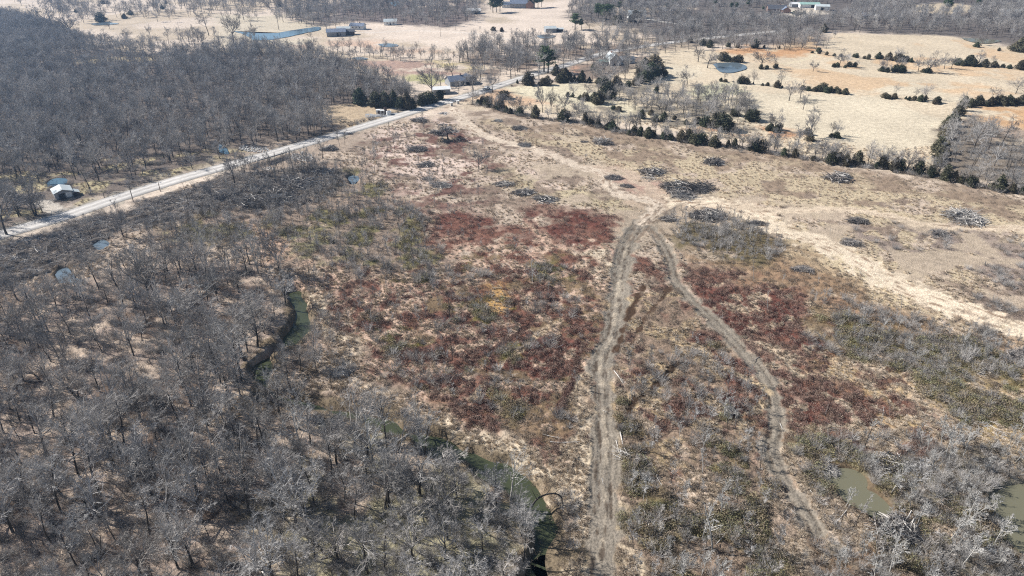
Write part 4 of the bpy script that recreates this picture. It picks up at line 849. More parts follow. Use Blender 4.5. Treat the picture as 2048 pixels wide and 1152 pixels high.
for i, (px, py, hp) in enumerate([(780, 272, 22), (792, 288, 30), (819, 286, 22), (848, 265, 24), (800, 290, 20), (690, 292, 34), (680, 295, 36), (750, 345, 60), (735, 350, 44), (840, 340, 26), (875, 350, 30), (880, 395, 34), (958, 400, 30), (700, 400, 34)]):
    tree_px('sapling', px, py, hp, 'thin bare sapling standing in the pinkish grass below the road', 'saplings in the pinkish grass', .8, 'sapling', 'sapling')
# snags standing over the brush
SN = [(740, 640, 40), (695, 660, 30), (1012, 628, 26), (905, 720, 46), (900, 640, 60), (1098, 585, 34), (1140, 560, 40), (620, 560, 40), (655, 540, 34), (700, 560, 36), (780, 560, 30), (800, 590, 24), (860, 590, 26),
      (1507, 560, 42), (1520, 470, 26), (1500, 480, 34), (1570, 500, 30), (1636, 570, 24), (1740, 610, 26), (1800, 640, 54), (1735, 640, 40), (1720, 545, 26), (1705, 580, 20), (1850, 640, 22), (1660, 470, 20), (1535, 620, 46), (1545, 740, 30),
      (1240, 1000, 40), (1270, 900, 30), (1650, 830, 26), (1780, 830, 30), (2015, 905, 44), (1840, 890, 24), (1590, 880, 26), (1405, 945, 66), (1480, 900, 40), (1330, 860, 50), (1290, 830, 40), (1390, 830, 30), (1440, 1000, 46), (750, 470, 36), (560, 430, 50),
      (600, 440, 46), (640, 430, 50), (680, 450, 44), (540, 400, 34), (500, 420, 40), (720, 430, 40), (800, 470, 34), (380, 420, 50), (440, 460, 40), (840, 450, 30), (970, 690, 20), (1140, 760, 34), (870, 860, 40), (1340, 690, 20), (1420, 700, 24)]
for i, (px, py, hp) in enumerate(SN):
    pale = px > 1380 or i % 5 == 0
    left = px < 870
    lab = ('grey weathered snag standing over the right hand brush' if pale and px > 1230 else 'pale bare snag standing over the red brush left of the tracks' if pale else
           'dark dead snag standing in the scrub between road and red brush' if left else 'dark dead snag standing over the brush near the tracks')
    tree_px('palesnag' if pale else 'snag', px, py, hp, lab, lab.replace('snag', 'snags'), .9, 'dead_snag', 'snag')
x, y = G(1020, 1000); place('sycamore', 'dead_tree', x, y, hm(112, 1020, 1000), 'bone white dead tree with drooping limbs on the creek bank', 'dead tree', None, .9)
x, y = G(1425, 1100); t = place('palesnag', 'dead_tree', x, y, hm(100, 1425, 1100), 'white forked dead tree at the bottom between the two tracks', 'dead tree', None, 1.3)
# arching dead trunk over the creek
def tube_path(pts, r0, r1, n=7):
    P = smooth(np.array(pts, float), 5)[None]; rr = np.linspace(r0, r1, P.shape[1])[None]; return tubes(*seg(P, rr), n)
ax_, ay_ = G(1062, 1012); t = thing('arching_trunk', 'dark dead trunk arching over the green creek', 'dead tree', (ax_, ay_, -.3), 0, None, .45)
bend = [(0, 0, 0), (2.2, .6, 3.6), (5.5, 1.2, 5.4), (9, 1.4, 5.8), (11.5, 1.2, 4.3), (12.0, .8, 2.0), (12.6, .2, -.4)]
meshobj('trunk', *tube_path(bend, .42, .2), M_BARK, t)
for q in ([(5.5, 1.2, 5.4), (7, 2, 7), (8, 2.6, 8.6)], [(9, 1.4, 5.8), (10.5, 2.2, 7), (12, 2.4, 7.4)], [(2.2, .6, 3.6), (1, 1.6, 5.6), (.2, 2, 7.5)]): meshobj('branch', *tube_path(q, .14, .05), M_BARK, t)

# ------------------------------------------------------------------ cedars and pines
def cedars(L, label, group, hdef=12, wid=1.0, kind='cedar', name='cedar_tree', cat='cedar'):
    for q in L:
        px, py = q[:2]; h = q[2] if len(q) > 2 else hdef
        if len(L) > 1 and kind == 'cedar': px += rnd.uniform(-3, 3); py += rnd.uniform(-1.2, 1.2) if py < 200 else rnd.uniform(-2.5, 2.5); h *= rnd.choice([.6, .8, .95, 1.05, 1.15])
        lb, gp = label, group
        if group and len(L) > 12 and kind == 'cedar':
            xs_ = sorted(v[0] for v in L); sd2 = 'left part' if px < xs_[len(xs_) // 3] else 'middle' if px < xs_[2 * len(xs_) // 3] else 'right part'
            lb = ('small ' if h < hdef else 'large ') + label.replace('standing ', '') + ', ' + sd2; gp = group + ', ' + sd2 + (', small' if h < hdef else ', large')
        tree_px(kind, px, py, h, lb, gp, wid * rnd.uniform(.95, 1.35), name, cat)
        if group and kind == 'cedar' and py > 120 and rnd.random() < .35: HB.append((*G(px + rnd.uniform(-3, 3), py + rnd.uniform(-2, 1)), rnd.uniform(3.5, 7)))
HB = []
cedars([(1443, 163, 11), (1453, 163, 9), (1465, 164, 4), (1478, 166, 9), (1486, 167, 11), (1494, 167, 9)], 'dark round cedar below the round pond', 'cedars below the round pond', wid=1.5)
cedars([(1508, 168, 3), (1525, 170, 5), (1534, 171, 7), (1553, 175, 13), (1566, 176, 7)], 'small cedar in the gap of the pasture cedar row', 'cedars left of the cedar row', wid=1.3)
cedars([(1608 + 9 * i, 179 + i * .95, 13 if i < 8 else 11) for i in range(10)], 'dark cedar in the dense row crossing the cream pasture', 'cedars in the pasture row', wid=1.4)
cedars([(1769, 196, 8), (1777, 196, 10), (1786, 197, 9), (1790, 197, 8)], 'dark cedar in the small left clump of the pasture', 'cedars of the small clump', wid=1.5)
cedars([(1811, 199, 9), (1819, 199, 12), (1828, 200, 13), (1838, 200, 12), (1846, 200, 11), (1850, 199, 8)], 'dark cedar in the second clump of the pasture', 'cedars of the second clump', wid=1.3)
cedars([(1871, 207, 9), (1877, 207, 10)], 'lone pair of dark cedars near the corner hedge', 'cedars near the corner hedge', wid=1.7)
cedars([(1928 + 8.5 * i, 211 - i * .25, 14) for i in range(9)] + [(2006 + 9 * i, 209, 15) for i in range(6)], 'dark cedar in the hedge along the orange field', 'cedars along the orange field', wid=1.3)
cedars([(1922, 222, 16), (1916, 232, 16), (1910, 243, 18), (1902, 254, 18), (1895, 264, 18), (1888, 276, 18), (1882, 290, 20), (1880, 303, 22), (1878, 318, 22), (1882, 330, 20)], 'dark cedar in the thick corner hedge running towards the camera', 'cedars of the corner hedge', wid=1.3)
cedars([(1646, 65, 14)], 'dark cedar alone at the edge of the far woods', None, wid=1.3)
cedars([(1622, 106, 5), (1640, 108, 8), (1653, 110, 6), (1671, 111, 8), (1684, 112, 9), (1706, 114, 10), (1714, 115, 7), (1726, 116, 9), (1734, 117, 9), (1754, 118, 11), (1762, 118, 9), (1779, 120, 14), (1786, 120, 12), (1797, 121, 13), (1804, 121, 16), (1815, 122, 8), (1822, 123, 7),
        (1916, 130, 12), (1926, 131, 11), (1940, 132, 18), (1948, 133, 13), (1960, 133, 10), (1966, 134, 14), (1990, 134, 9), (1998, 135, 9), (2008, 136, 11), (2018, 137, 9), (2042, 139, 15), (2052, 139, 14)], 'dark cedar in the broken hedge across the far pasture', 'cedars of the far pasture hedge', wid=1.35)
cedars([(1668, 133, 6), (1676, 134, 7), (1688, 135, 5), (1700, 134, 9), (1708, 134, 8), (1762, 143, 8), (1772, 144, 9), (1790, 144, 13), (1798, 144, 14), (1804, 144, 11), (1844, 145, 7), (1852, 145, 8), (1860, 145, 7)], 'dark bushy cedar under the bare trees of the far pasture', 'cedars under the pasture trees', wid=1.5)
cedars([(1956, 95, 9), (1934 + 66, 103, 6), (2036, 103, 20), (2048, 104, 24), (2026, 102, 14)], 'dark cedar beside the muddy corner of the far field', 'cedars beside the muddy corner', wid=1.3)
cedars([(1440, 121, 10), (1448, 122, 14), (1456, 123, 13), (1466, 124, 12), (1474, 124, 12), (1549, 135, 14), (1520, 137, 8), (1534, 137, 8)], 'dark cedar on the bank of the round pond', 'cedars round the pond', wid=1.4)
cedars([(1380, 86, 10), (1405, 90, 14), (1420, 94, 12), (1455, 95, 11), (1472, 96, 10), (1510, 97, 16), (1530, 97, 9), (1556, 98, 9), (1640, 104, 9)], 'dark cedar under the tree line above the pond', 'cedars under the far tree line', wid=1.3)
cedars([(1543, 262, 13), (1552, 263, 15), (1560, 262, 12), (1536, 261, 8), (1614, 270, 13), (1622, 284, 14), (1664, 273, 9), (1672, 274, 10), (1680, 275, 9), (1499, 240, 16), (1508, 240, 18), (1410, 255, 17), (1438, 258, 26), (1446, 262, 24), (1472, 230, 12), (1395, 246, 10)], 'dark bushy cedar under the bare trees of the cream pasture', 'cedars in the cream pasture', wid=1.3)
cedars([(1055, 171, 19), (1064, 171, 12), (1086, 171, 22), (1094, 171, 15), (1075, 170, 9), (1113, 151, 16), (1122, 151, 12), (1037, 168, 7), (1024, 172, 5), (1120, 165, 14), (1133, 163, 24), (1141, 163, 16), (1150, 163, 14), (1157, 164, 16), (1166, 165, 20), (1176, 165, 16)], 'dark pointed cedar in the row right of the gravel road', 'cedars right of the gravel road', wid=1.15)
cedars([(1195, 168, 14), (1206, 170, 16), (1218, 172, 16), (1230, 173, 15), (1243, 174, 16), (1256, 174, 14), (1268, 172, 18), (1280, 168, 20), (1292, 162, 24), (1302, 158, 26), (1310, 156, 22), (1318, 154, 22), (1327, 150, 14), (1334, 149, 8), (1186, 140, 14), (1275, 150, 16), (1290, 142, 18), (1310, 135, 20)], 'dark cedar in the dense grove below the white farmhouse', 'cedars of the grove below the farmhouse', wid=1.3)
cedars([(1008, 198, 14)], 'round dark cedar alone on orange soil', None, wid=1.8)
cedars([(1138, 194, 14), (1147, 194, 13), (1158, 200, 14), (1168, 202, 14), (1178, 204, 16), (1186, 206, 14), (1193, 208, 24), (1200, 208, 20), (1213, 198, 24), (1222, 200, 18), (1310, 186, 12), (1350, 240, 12), (1370, 246, 14), (1300, 228, 12), (1286, 238, 16), (1308, 242, 14), (1330, 242, 20), (1226, 218, 10), (1240, 222, 12)], 'dark cedar scattered in the scrubby pasture behind the hedge', 'cedars in the scrubby pasture', wid=1.25)
HP = smooth(np.array([(943, 210), (970, 212), (1000, 222), (1040, 231), (1058, 236), (1160, 246), (1200, 256), (1250, 267), (1290, 273), (1366, 283), (1426, 292), (1500, 301), (1560, 311), (1616, 319), (1668, 328), (1730, 334), (1766, 337), (1820, 349), (1876, 357), (1933, 370), (1990, 380), (2048, 388)], float), 12)
acc = 0; nxt = 0
for a, b in zip(HP[:-1], HP[1:]):
    ga, gb = np.array(G(*a)), np.array(G(*b)); acc += np.linalg.norm(gb - ga)
    if acc > nxt:
        nxt = acc + rnd.choice([.9, 1.3, 1.8, 2.4, 3.4]) * (1.6 if 1058 < a[0] < 1150 else 1)
        if rnd.random() < .30: HB.append((gb[0], gb[1] + rnd.uniform(-1, 2), rnd.uniform(4, 8))); continue
        hh = rnd.choice([2.2, 3.0, 3.8, 4.4, 5.0, 5.8]) * rnd.uniform(.85, 1.1)
        lab = ('low round' if hh < 3.6 else 'tall') + ' cedar in the ' + ('left end' if a[0] < 1250 else 'left middle' if a[0] < 1500 else 'right middle' if a[0] < 1750 else 'right end') + ' of the long hedge below the pasture'
        place('cedar', 'cedar_tree', gb[0], gb[1] + rnd.uniform(-1.5, 1.5), hh, lab, 'cedar', lab.replace('cedar', 'cedars'), rnd.uniform(.9, 1.6))
        for _ in range(rnd.choice([1, 2, 2])): HB.append((gb[0] + rnd.uniform(-1.5, 1.5), gb[1] + rnd.uniform(-1, 4), rnd.uniform(2.5, 7)))
cedars([(720, 207, 26), (752, 214, 22), (768, 216, 28), (785, 216, 24), (800, 219, 28), (815, 219, 24), (828, 217, 22), (842, 212, 20), (855, 208, 18), (870, 204, 16), (880, 201, 14)], 'dark evergreen at the roadside edge of the left woods', 'evergreens at the edge of the left woods', wid=1.2)
cedars([(205, 43, 15), (562, 12, 9), (600, 16, 8), (617, 18, 8), (325, 18, 10), (262, 30, 8), (150, 25, 6), (205, 8, 6), (213, 7, 7), (330, 8, 6), (5, 36, 10), (12, 36, 8), (250, 37, 8), (988, 61, 9), (1002, 63, 7)], 'small dark cedar scattered on the far meadows', 'cedars on the far meadows', wid=1.4)
cedars([(1270, 45, 18), (1262, 44, 14), (1230, 50, 16), (1236, 46, 14)], 'dark cedar beside the far white roofed house', 'cedars beside the far white house', wid=1.2)
pn = dict(kind='pine', name='pine_tree', cat='pine')
cedars([(1088, 144, 44), (1096, 146, 40)], 'bright green pine standing beside the gravel road', 'pines beside the gravel road', wid=1.35, **pn)
cedars([(986, 26, 26), (993, 25, 26), (1000, 24, 24), (1062, 16, 22), (1069, 16, 22), (1076, 15, 24), (1083, 14, 22)], 'tall dark pine beside the large house at the top', 'pines beside the large house', wid=1.2, **pn)
cedars([(1196, 38, 26), (1204, 42, 28), (1212, 44, 30), (1220, 40, 26), (1180, 20, 10), (1150, 60, 28), (1163, 59, 18), (1238, 22, 16)], 'green pine in the far grove below the pale field', 'pines of the far grove', wid=1.3, **pn)
cedars([(1890, 22, 22), (1897, 22, 18)], 'big green pine beside the far clearing', 'pines beside the far clearing', wid=1.5, **pn)
cedars([(1954, 18, 17), (1808, 12, 10), (1735, 8, 10), (1586, 34, 10), (1606, 34, 10), (1600, 34, 8), (1462, 22, 14), (1472, 22, 14), (1497, 14, 14), (1580, 6, 10), (1430, 12, 14), (1526, 24, 9), (1540, 34, 8), (1590, 8, 8), (1350, 12, 16), (1334, 20, 12), (1374, 8, 14)], 'green pine scattered among the far houses and woods', 'pines among the far houses', wid=1.4, **pn)

HPG = dense(np.array([G(*q) for q in HP]), .9); HPG = np.repeat(HPG, 2, 0) + np.random.default_rng(3).normal(0, 1.2, (len(HPG) * 2, 2))
scatter('hedge_undergrowth', np.c_[HPG, np.zeros(len(HPG))], np.random.default_rng(4).uniform(.8, 1.9, len(HPG)), V_GRY + V_BRN, 'brown and grey undergrowth filling the foot of the long hedge', 'brush', 89)
HB = np.array(HB); scatter('hedge_saplings', np.c_[HB[:, 0], HB[:, 1], 0 * HB[:, 0]], HB[:, 2] / 8.0, SRC('oak', 'forest', 'dark'), 'bare saplings and small trees tangled in the long cedar hedge', 'saplings', 88)

# ------------------------------------------------------------------ brush piles, logs, debris
HV = [(meshobj('branches', *heap_geo(60 + i, 330, 3.6, 4, 1.9), M_DLOG, link=False).data) for i in range(4)]
HT = [(meshobj('twigs', *heap_geo(80 + i, 420, 2.6, 4.1, 1.9, (.014, .03)), M_TWIGD, link=False).data) for i in range(4)]
HL = [(meshobj('logs', *heap_geo(70 + i, 34, 4.6, 3.4, 1.7, (.08, .13)), M_LOG, link=False).data) for i in range(4)]
HG = [(meshobj('branches', *heap_geo(90 + i, 330, 3.6, 4, 1.9), M_LOG, link=False).data) for i in range(2)]
PILES = [(830, 300, 36, .8, 'dark low brush pile in the pinkish grass below the road', 0, .4), (852, 331, 34, .7, 'grey brush pile next to scrub in the pinkish grass', 0, .5), (856, 360, 26, .6, 'flat dark brush pile above the scrub', 0, 0),
         (1204, 286, 36, 1.1, 'rounded grey brush pile in the brown grass below the hedge', 0, .6), (1170, 284, 16, .4, 'small scrap heap left of the rounded grey brush pile', 0, 0), (1050, 292, 24, 1, 'dark brush pile touching the upper dirt track', 0, .8),
         (840, 242, 32, .6, 'flat brush pile with white logs near the gravel road', 0, .8), (997, 243, 18, .7, 'small pale brush heap in the grass beyond the track', 1, 1), (1040, 258, 28, .7, 'grey brush heap in the grass right of the upper track', 0, .8),
         (1427, 326, 38, 1.15, 'tall grey brush pile below the cedar hedge', 0, .9), (1302, 346, 46, .8, 'dark brush pile with bleached logs sticking out near the track junction', 0, 1), (1298, 358, 34, .4, 'heap of bleached white logs beside the track junction', 2, 1),
         (1223, 356, 33, .7, 'dark brush pile beside the bend of the upper track', 0, 0), (1251, 372, 25, .7, 'small dark brush pile inside the track loop', 0, 0), (1352, 376, 56, .9, 'left half of the largest brush pile at the junction', 0, .9),
         (1392, 382, 66, .9, 'right half of the largest brush pile at the junction', 0, .3), (1365, 392, 50, .7, 'front lobe of the largest brush pile at the junction', 0, .4), (1676, 359, 52, .9, 'grey brush pile in the brown field at the right', 0, .8),
         (1926, 438, 80, .5, 'wide pale grey brush pile near the right edge', 1, 0), (1711, 441, 38, .9, 'brown brush pile beside the right hand sandy track', 0, 0), (1874, 468, 34, 1.2, 'black shadowed brush mound in the grey weeds', 0, 0),
         (1699, 486, 40, .8, 'black brush pile below the sandy track', 0, 0), (1412, 434, 64, .7, 'long dark brush pile at the top of the thicket', 0, .5), (1340, 440, 30, .9, 'brush heap with sticks at the left corner of the thicket', 0, .6),
         (1510, 448, 36, .35, 'thin line of debris on the edge of the sandy track', 0, .3), (1013, 371, 36, .5, 'left end of the debris line above the red brush', 0, .7), (1050, 388, 40, .6, 'middle of the debris line above the red brush', 0, .7),
         (1088, 403, 44, .5, 'right end of the debris line above the red brush', 0, .7), (1602, 538, 40, .6, 'grey twig heap beside the sandy track', 0, .2), (700, 268, 12, .6, 'small debris heap beside the gravel road', 0, .5),
         (1795, 1062, 90, 1.3, 'large tangle of dead branches below the muddy pond', 0, .9), (1785, 925, 60, .8, 'dead branches heaped on the bank above the muddy pond', 0, .8), (1243, 910, 40, .6, 'bleached branches dumped beside the dirt track', 2, 1),
         (660, 300, 30, 1.1, 'bushy debris heap at the end of the road bridge', 0, .7), (560, 400, 60, 1, 'uprooted brush heap in the pushed dirt rows', 0, .6), (600, 372, 70, .8, 'heap of felled trunks in the pushed dirt below the bridge', 0, 1),
         (500, 410, 50, .8, 'brush heap at the lower side of the pushed dirt', 0, .5), (450, 395, 50, .8, 'brush heap in the middle of the pushed dirt', 0, .5), (640, 350, 40, .8, 'brush heap near the scrub pool', 0, .6), (690, 745, 44, .7, 'dead branches piled beside the dark creek bend', 1, 1),
         (885, 372, 40, .4, 'low scattered branches under thin trees', 0, .4), (2040, 715, 50, .9, 'dark red brush mound at the right edge', 0, .2), (1660, 938, 40, .8, 'tangle of branches beside the right hand track', 1, .8)]
for px, py, wpx, hs, lab, kd, lg in PILES:
    x, y = G(px, py); s = wpx * mpp(px, py) / 7.0
    t = thing('brush_pile', lab, 'brush pile', (x, y, zat(x, y) - .05), rnd.uniform(-.35, .35) + (math.pi if rnd.random() < .5 else 0), None, (s, s * .8, s * (hs * .9 + .45)))
    if kd != 2: part('branches', rnd.choice(HG if kd == 1 else HV), t); part('twigs', rnd.choice(HT), t)
    if lg > .35: part('logs', rnd.choice(HL), t)
def log_geo(seed, stubs=4):
    g = np.random.default_rng(seed); P, DD, rr = grow(g, np.zeros((1, 3)) + [0, 0, .12], np.array([[1., 0, .02]]), np.array([1.0 * 5]), np.array([.15]), 5, .07, 0, .35)
    S, D, Ln, r = kids(g, P, DD, rr, np.array([5.]), stubs, .4, 1, 45, .4); P2, D2, r2 = grow(g, S, D, Ln, np.maximum(r * .8, .03), 3, .15, .05); P2[..., 2] = np.abs(P2[..., 2]) + .02
    return tubes(*seg(P, rr), 6), tubes(*seg(P2, r2), 4)
LV = []
for m in (M_LOG, M_DLOG):
    LV.append([tuple(meshobj(nm, *q, m, link=False).data for nm, q in zip(('trunk', 'branches'), log_geo(30 + i, 3 + 2 * i))) for i in range(4)])
LOGS = [(1228, 742, 1254, 776, 0), (1240, 865, 1252, 925, 0), (1232, 880, 1240, 905, 0), (1160, 876, 1184, 902, 0), (1100, 884, 1160, 890, 0), (1140, 980, 1150, 985, 0), (1204, 955, 1206, 972, 0), (906, 707, 926, 709, 0), (1352, 462, 1361, 476, 0), (1468, 1050, 1426, 1092, 0),
        (1426, 1092, 1380, 1112, 0), (1480, 1014, 1496, 1046, 0), (1938, 826, 1998, 855, 0), (1312, 950, 1322, 974, 0), (1303, 1070, 1290, 1020, 0), (1308, 1060, 1330, 1085, 1), (1990, 1010, 1960, 1050, 0), (1900, 1108, 1950, 1075, 0), (70, 497, 76, 515, 0), (66, 568, 96, 590, 0), (30, 566, 60, 572, 0),
        (575, 384, 600, 366, 0), (600, 392, 640, 366, 0), (620, 396, 652, 356, 0), (454, 418, 462, 400, 0), (1155, 1030, 1166, 1055, 0), (1242, 1030, 1236, 1060, 0), (1285, 1050, 1296, 1000, 0), (1205, 820, 1215, 826, 0), (1395, 795, 1430, 830, 1), (1520, 712, 1500, 725, 1), (1730, 552, 1716, 545, 0),
        (1765, 832, 1770, 815, 0), (1700, 1010, 1672, 1060, 0), (1620, 980, 1640, 1010, 0), (1560, 845, 1568, 865, 0), (1500, 840, 1484, 850, 0), (1980, 850, 2010, 870, 0), (1350, 1120, 1350, 1080, 1), (330, 860, 345, 880, 1), (530, 890, 480, 868, 1), (400, 1000, 360, 985, 1), (560, 1020, 590, 1000, 1),
        (470, 790, 500, 806, 1), (380, 850, 402, 842, 0), (1000, 1075, 1040, 1090, 1), (640, 1120, 700, 1105, 1), (1145, 1085, 1165, 1060, 0), (1085, 868, 1120, 880, 0), (1110, 700, 1126, 690, 0), (1180, 620, 1196, 612, 0), (1300, 760, 1322, 742, 0), (1900, 640, 1885, 630, 0), (1850, 700, 1880, 696, 0), (1630, 1090, 1660, 1120, 1)]
for q_ in range(34):
    t_ = g9.uniform(0, 1); X0 = 10 + t_ * 640; Y0 = 515 - t_ * 150 + g9.uniform(-25, 22) + (30 if t_ < .2 else 0); LOGS.append((X0, Y0, X0 + g9.uniform(12, 34), Y0 - g9.uniform(-4, 16), int(g9.uniform(0, 1) < .45)))
def lname(px, py, k):
    zone = ('in the pushed dirt rows' if py < 620 and px < 680 else 'on the floor of the lower left woods' if px < 720 else 'beside the green creek' if px < 1120 and py > 900 else 'beside the left hand dirt track' if 1120 <= px < 1265 and py > 550 else
            'in the thicket at the lower right' if px > 1600 and py > 900 else 'in the brush between the two tracks' if 1265 <= px < 1540 and py > 600 else 'in the grass at the right' if px >= 1540 else 'in the red brush')
    return ('bleached' if not k else 'dark') + ' fallen log lying ' + zone
for x0, y0, x1, y1, k in LOGS:
    a, b = np.array(G(x0, y0)), np.array(G(x1, y1)); Ln = np.linalg.norm(b - a); lab = lname(x0, y0, k); tr, br = rnd.choice(LV[k])
    t = thing('fallen_log', lab, 'log', (a[0], a[1], zat(*a) + .05), math.atan2(b[1] - a[1], b[0] - a[0]), lab.replace('log', 'logs'), (Ln / 5, max(.4, min(.8, Ln / 7)), max(.4, min(.8, Ln / 7))))
    part('trunk', tr, t); part('branches', br, t)
# uncountable litter of felled sticks over the pushed dirt and along the tracks
SM = [meshobj('stick_source', *heap_geo(40 + i, 16, 2.6, 1.5, .35, (.02, .06)), m, link=False) for i, m in enumerate((M_DLOG, M_DLOG, M_LOG, M_DLOG))]
wxs, wys = fill([(-100, 560), (0, 495), (140, 450), (300, 405), (460, 352), (660, 332), (690, 370), (640, 405), (520, 420), (400, 425), (300, 455), (220, 470), (200, 530), (110, 535), (60, 560), (-100, 640)], 1.9, 61, .8)
txs, tys = [], []
for P, hw in ((TRACK1, 2.6), (TRACK2, 2.0)):
    D_ = dense(P, 1.6); T_ = nrm(np.gradient(D_, axis=0)); off = g9.choice([-1, 1], len(D_)) * g9.uniform(hw, hw + 2.5, len(D_)); txs.append(D_[:, 0] - T_[:, 1] * off); tys.append(D_[:, 1] + T_[:, 0] * off)
txs = np.concatenate(txs); tys = np.concatenate(tys); m = g9.uniform(0, 1, len(txs)) < .35
lx = np.r_[wxs, txs[m]]; ly = np.r_[wys, tys[m]]
fx, fy = fill([(1560, 820), (2060, 800), (2200, 1650), (1240, 1650), (1250, 760)], 4.2, 62, .5); fx2, fy2 = fill(WOODS, 5, 63, .5)
lx = np.r_[lx, fx, fx2]; ly = np.r_[ly, fy, fy2]
scatter('stick_litter', np.c_[lx, ly, height(lx, ly) + .02], np.r_[g9.uniform(.6, 1.5, len(wxs)), g9.uniform(.25, .8, len(lx) - len(wxs))], SM, 'broken sticks and branches littering the pushed dirt and track edges', 'sticks', 64, rot=g9.normal(.35, .7, len(lx)))
RB = offset(dense(ROAD, 1.0), 6.2); u2, v2 = pix(RB[:, 0], RB[:, 1]); m = (u2 > 560) & (u2 < 850) | (u2 > 240) & (u2 < 420) & (g9.uniform(0, 1, len(u2)) < .4)
RB = RB[m] + g9.normal(0, .7, (m.sum(), 2)); scatter('roadside_brush', np.c_[RB, np.zeros(len(RB))], g9.uniform(.7, 1.6, len(RB)), V_BRN + V_GRY, 'dark weedy brush along the far verge of the gravel road', 'brush', 90)
# riprap
RK = [meshobj('rock_source', np.random.default_rng(i).normal(0, .06, (8, 3)) + np.array([(a, b, c) for a in (-.3, .3) for b in (-.25, .25) for c in (0, .35)]), np.array([(0, 1, 3, 2), (4, 6, 7, 5), (0, 4, 5, 1), (2, 3, 7, 6), (0, 2, 6, 4), (1, 5, 7, 3)]), M_ROCK, link=False) for i in range(3)]
rx = []; ry = []
for poly in ([(474, 297), (490, 290), (530, 296), (548, 303), (520, 306), (484, 302)], [(578, 312), (604, 304), (632, 314), (620, 324), (590, 322)], [(520, 338), (548, 334), (552, 340), (526, 344)]):
    a, b = fill(poly, .8, len(rx) + 70, .8, avoid=False); rx.append(a); ry.append(b)
rx = np.concatenate(rx); ry = np.concatenate(ry); scatter('riprap', np.c_[rx, ry, 0 * rx], g9.uniform(.5, 1.1, len(rx)), RK, 'broken pale riprap rock beside the road bridge', 'rocks', 71)

# ------------------------------------------------------------------ buildings and road furniture
def box(x0, y0, z0, x1, y1, z1):
    V = np.array([(x, y, z) for x in (x0, x1) for y in (y0, y1) for z in (z0, z1)], float)
    return V, np.array([(0, 1, 3, 2), (4, 6, 7, 5), (0, 4, 5, 1), (2, 3, 7, 6), (0, 2, 6, 4), (1, 5, 7, 3)])
def gable(t, L, W, H, RH, mw, mr, ox=0, oy=0, turn=0, ov=.45, wins=0, door=None, chim=False):
    """walls, roof, windows and door as parts of thing t; ridge along local x (or y when turn)"""
    def tr(V): 
        V = np.array(V, float); 
        if turn: V = np.c_[-V[:, 1], V[:, 0], V[:, 2]]
        return V + [ox, oy, 0]
    l, w_ = L / 2, W / 2
    V = [(-l, -w_, 0), (l, -w_, 0), (l, w_, 0), (-l, w_, 0), (-l, -w_, H), (l, -w_, H), (l, w_, H), (-l, w_, H), (-l, 0, H + RH - .06), (l, 0, H + RH - .06)]
    Fc = [(0, 1, 5, 4), (2, 3, 7, 6), (1, 2, 6, 9, 5), (3, 0, 4, 8, 7)]
    meshobj('wall', tr(V), Fc, mw, t)
    k = RH / w_; a = l + ov; b = w_ + ov; zr = H + RH; ze = zr - k * b; th = .14
    V = [(-a, -b, ze), (a, -b, ze), (a, 0, zr), (-a, 0, zr), (a, b, ze), (-a, b, ze)]; V += [(p[0], p[1], p[2] + th) for p in V]
    Fc = [(0, 3, 2, 1), (3, 5, 4, 2), (6, 7, 8, 9), (9, 8, 10, 11), (0, 1, 7, 6), (4, 5, 11, 10), (1, 2, 8, 7), (2, 4, 10, 8), (3, 0, 6, 9), (5, 3, 9, 11)]
    rf = meshobj('roof', tr(V), Fc, mr, t)
    if chim:
        V, Fq = box(l * .3, -.4, zr - 1, l * .3 + .8, .4, zr + 1.0); meshobj('chimney', tr(V), Fq, M_BRICK, rf)
    for i in range(wins):
        for sgn in (-1, 1):
            cx = -l + L * (i + 1) / (wins + 1); V, Fq = box(cx - .55, sgn * (w_ + .05) - .05, H * .38, cx + .55, sgn * (w_ + .05) + .05, H * .38 + 1.1)
            fr = meshobj('window', tr(V), Fq, M_WHITE, t); V, Fq = box(cx - .45, sgn * (w_ + .07) - .05, H * .38 + .1, cx + .45, sgn * (w_ + .07) + .05, H * .38 + 1.0); meshobj('pane', tr(V), Fq, M_GLASS, fr)
    if door:                                  # (side, offset, width, height, material): in the gable end 'e', or the long side 's'
        sd_, of, dw, dh, dm = door
        if sd_ == 'e': V, Fq = box(l, of - dw / 2, .02, l + .07, of + dw / 2, dh)
        elif sd_ == 'w': V, Fq = box(-l - .07, of - dw / 2, .02, -l, of + dw / 2, dh)
        else: V, Fq = box(of - dw / 2, -w_ - .07, .02, of + dw / 2, -w_, dh)
        meshobj('door', tr(V), Fq, dm, t)  # in near-black it also paints the shade of an open bay
def bld(name, label, cat, px, py, rz): x, y = G(px, py); return thing(name, label, cat, (x, y, -.05), rz)
t = bld('shed', 'pale metal roofed shed with a dark open bay beside the road', 'shed', 127, 391, R(-52)); t.scale = (.75,) * 3; gable(t, 8.5, 7.5, 3.0, 1.3, M_WALLG, M_METAL, door=('e', -.9, 2.6, 2.5, M_DARK))  # open bay is a flat panel with its inner shade painted on
V, Fq = box(4.27, .9, .3, 4.36, 3.2, 2.6); meshobj('sliding_door', V, Fq, M_WHITE, t)
t = bld('lean_to', 'small tumbledown lean-to next to the pale roofed shed', 'shed', 150, 389, R(-52)); t.scale = (.75,) * 3; gable(t, 4, 3.4, 1.6, .7, M_RUST, M_METAL, door=('e', 0, 1.6, 1.4, M_DARK))
t = bld('shed', 'long low shed with a bright white roof left of the dark house', 'shed', 882, 186, R(14)); gable(t, 9.5, 7, 2.8, .9, M_WALLG, M_WHITE, door=('s', 1.0, 2.4, 2.2, M_DARK), wins=2)
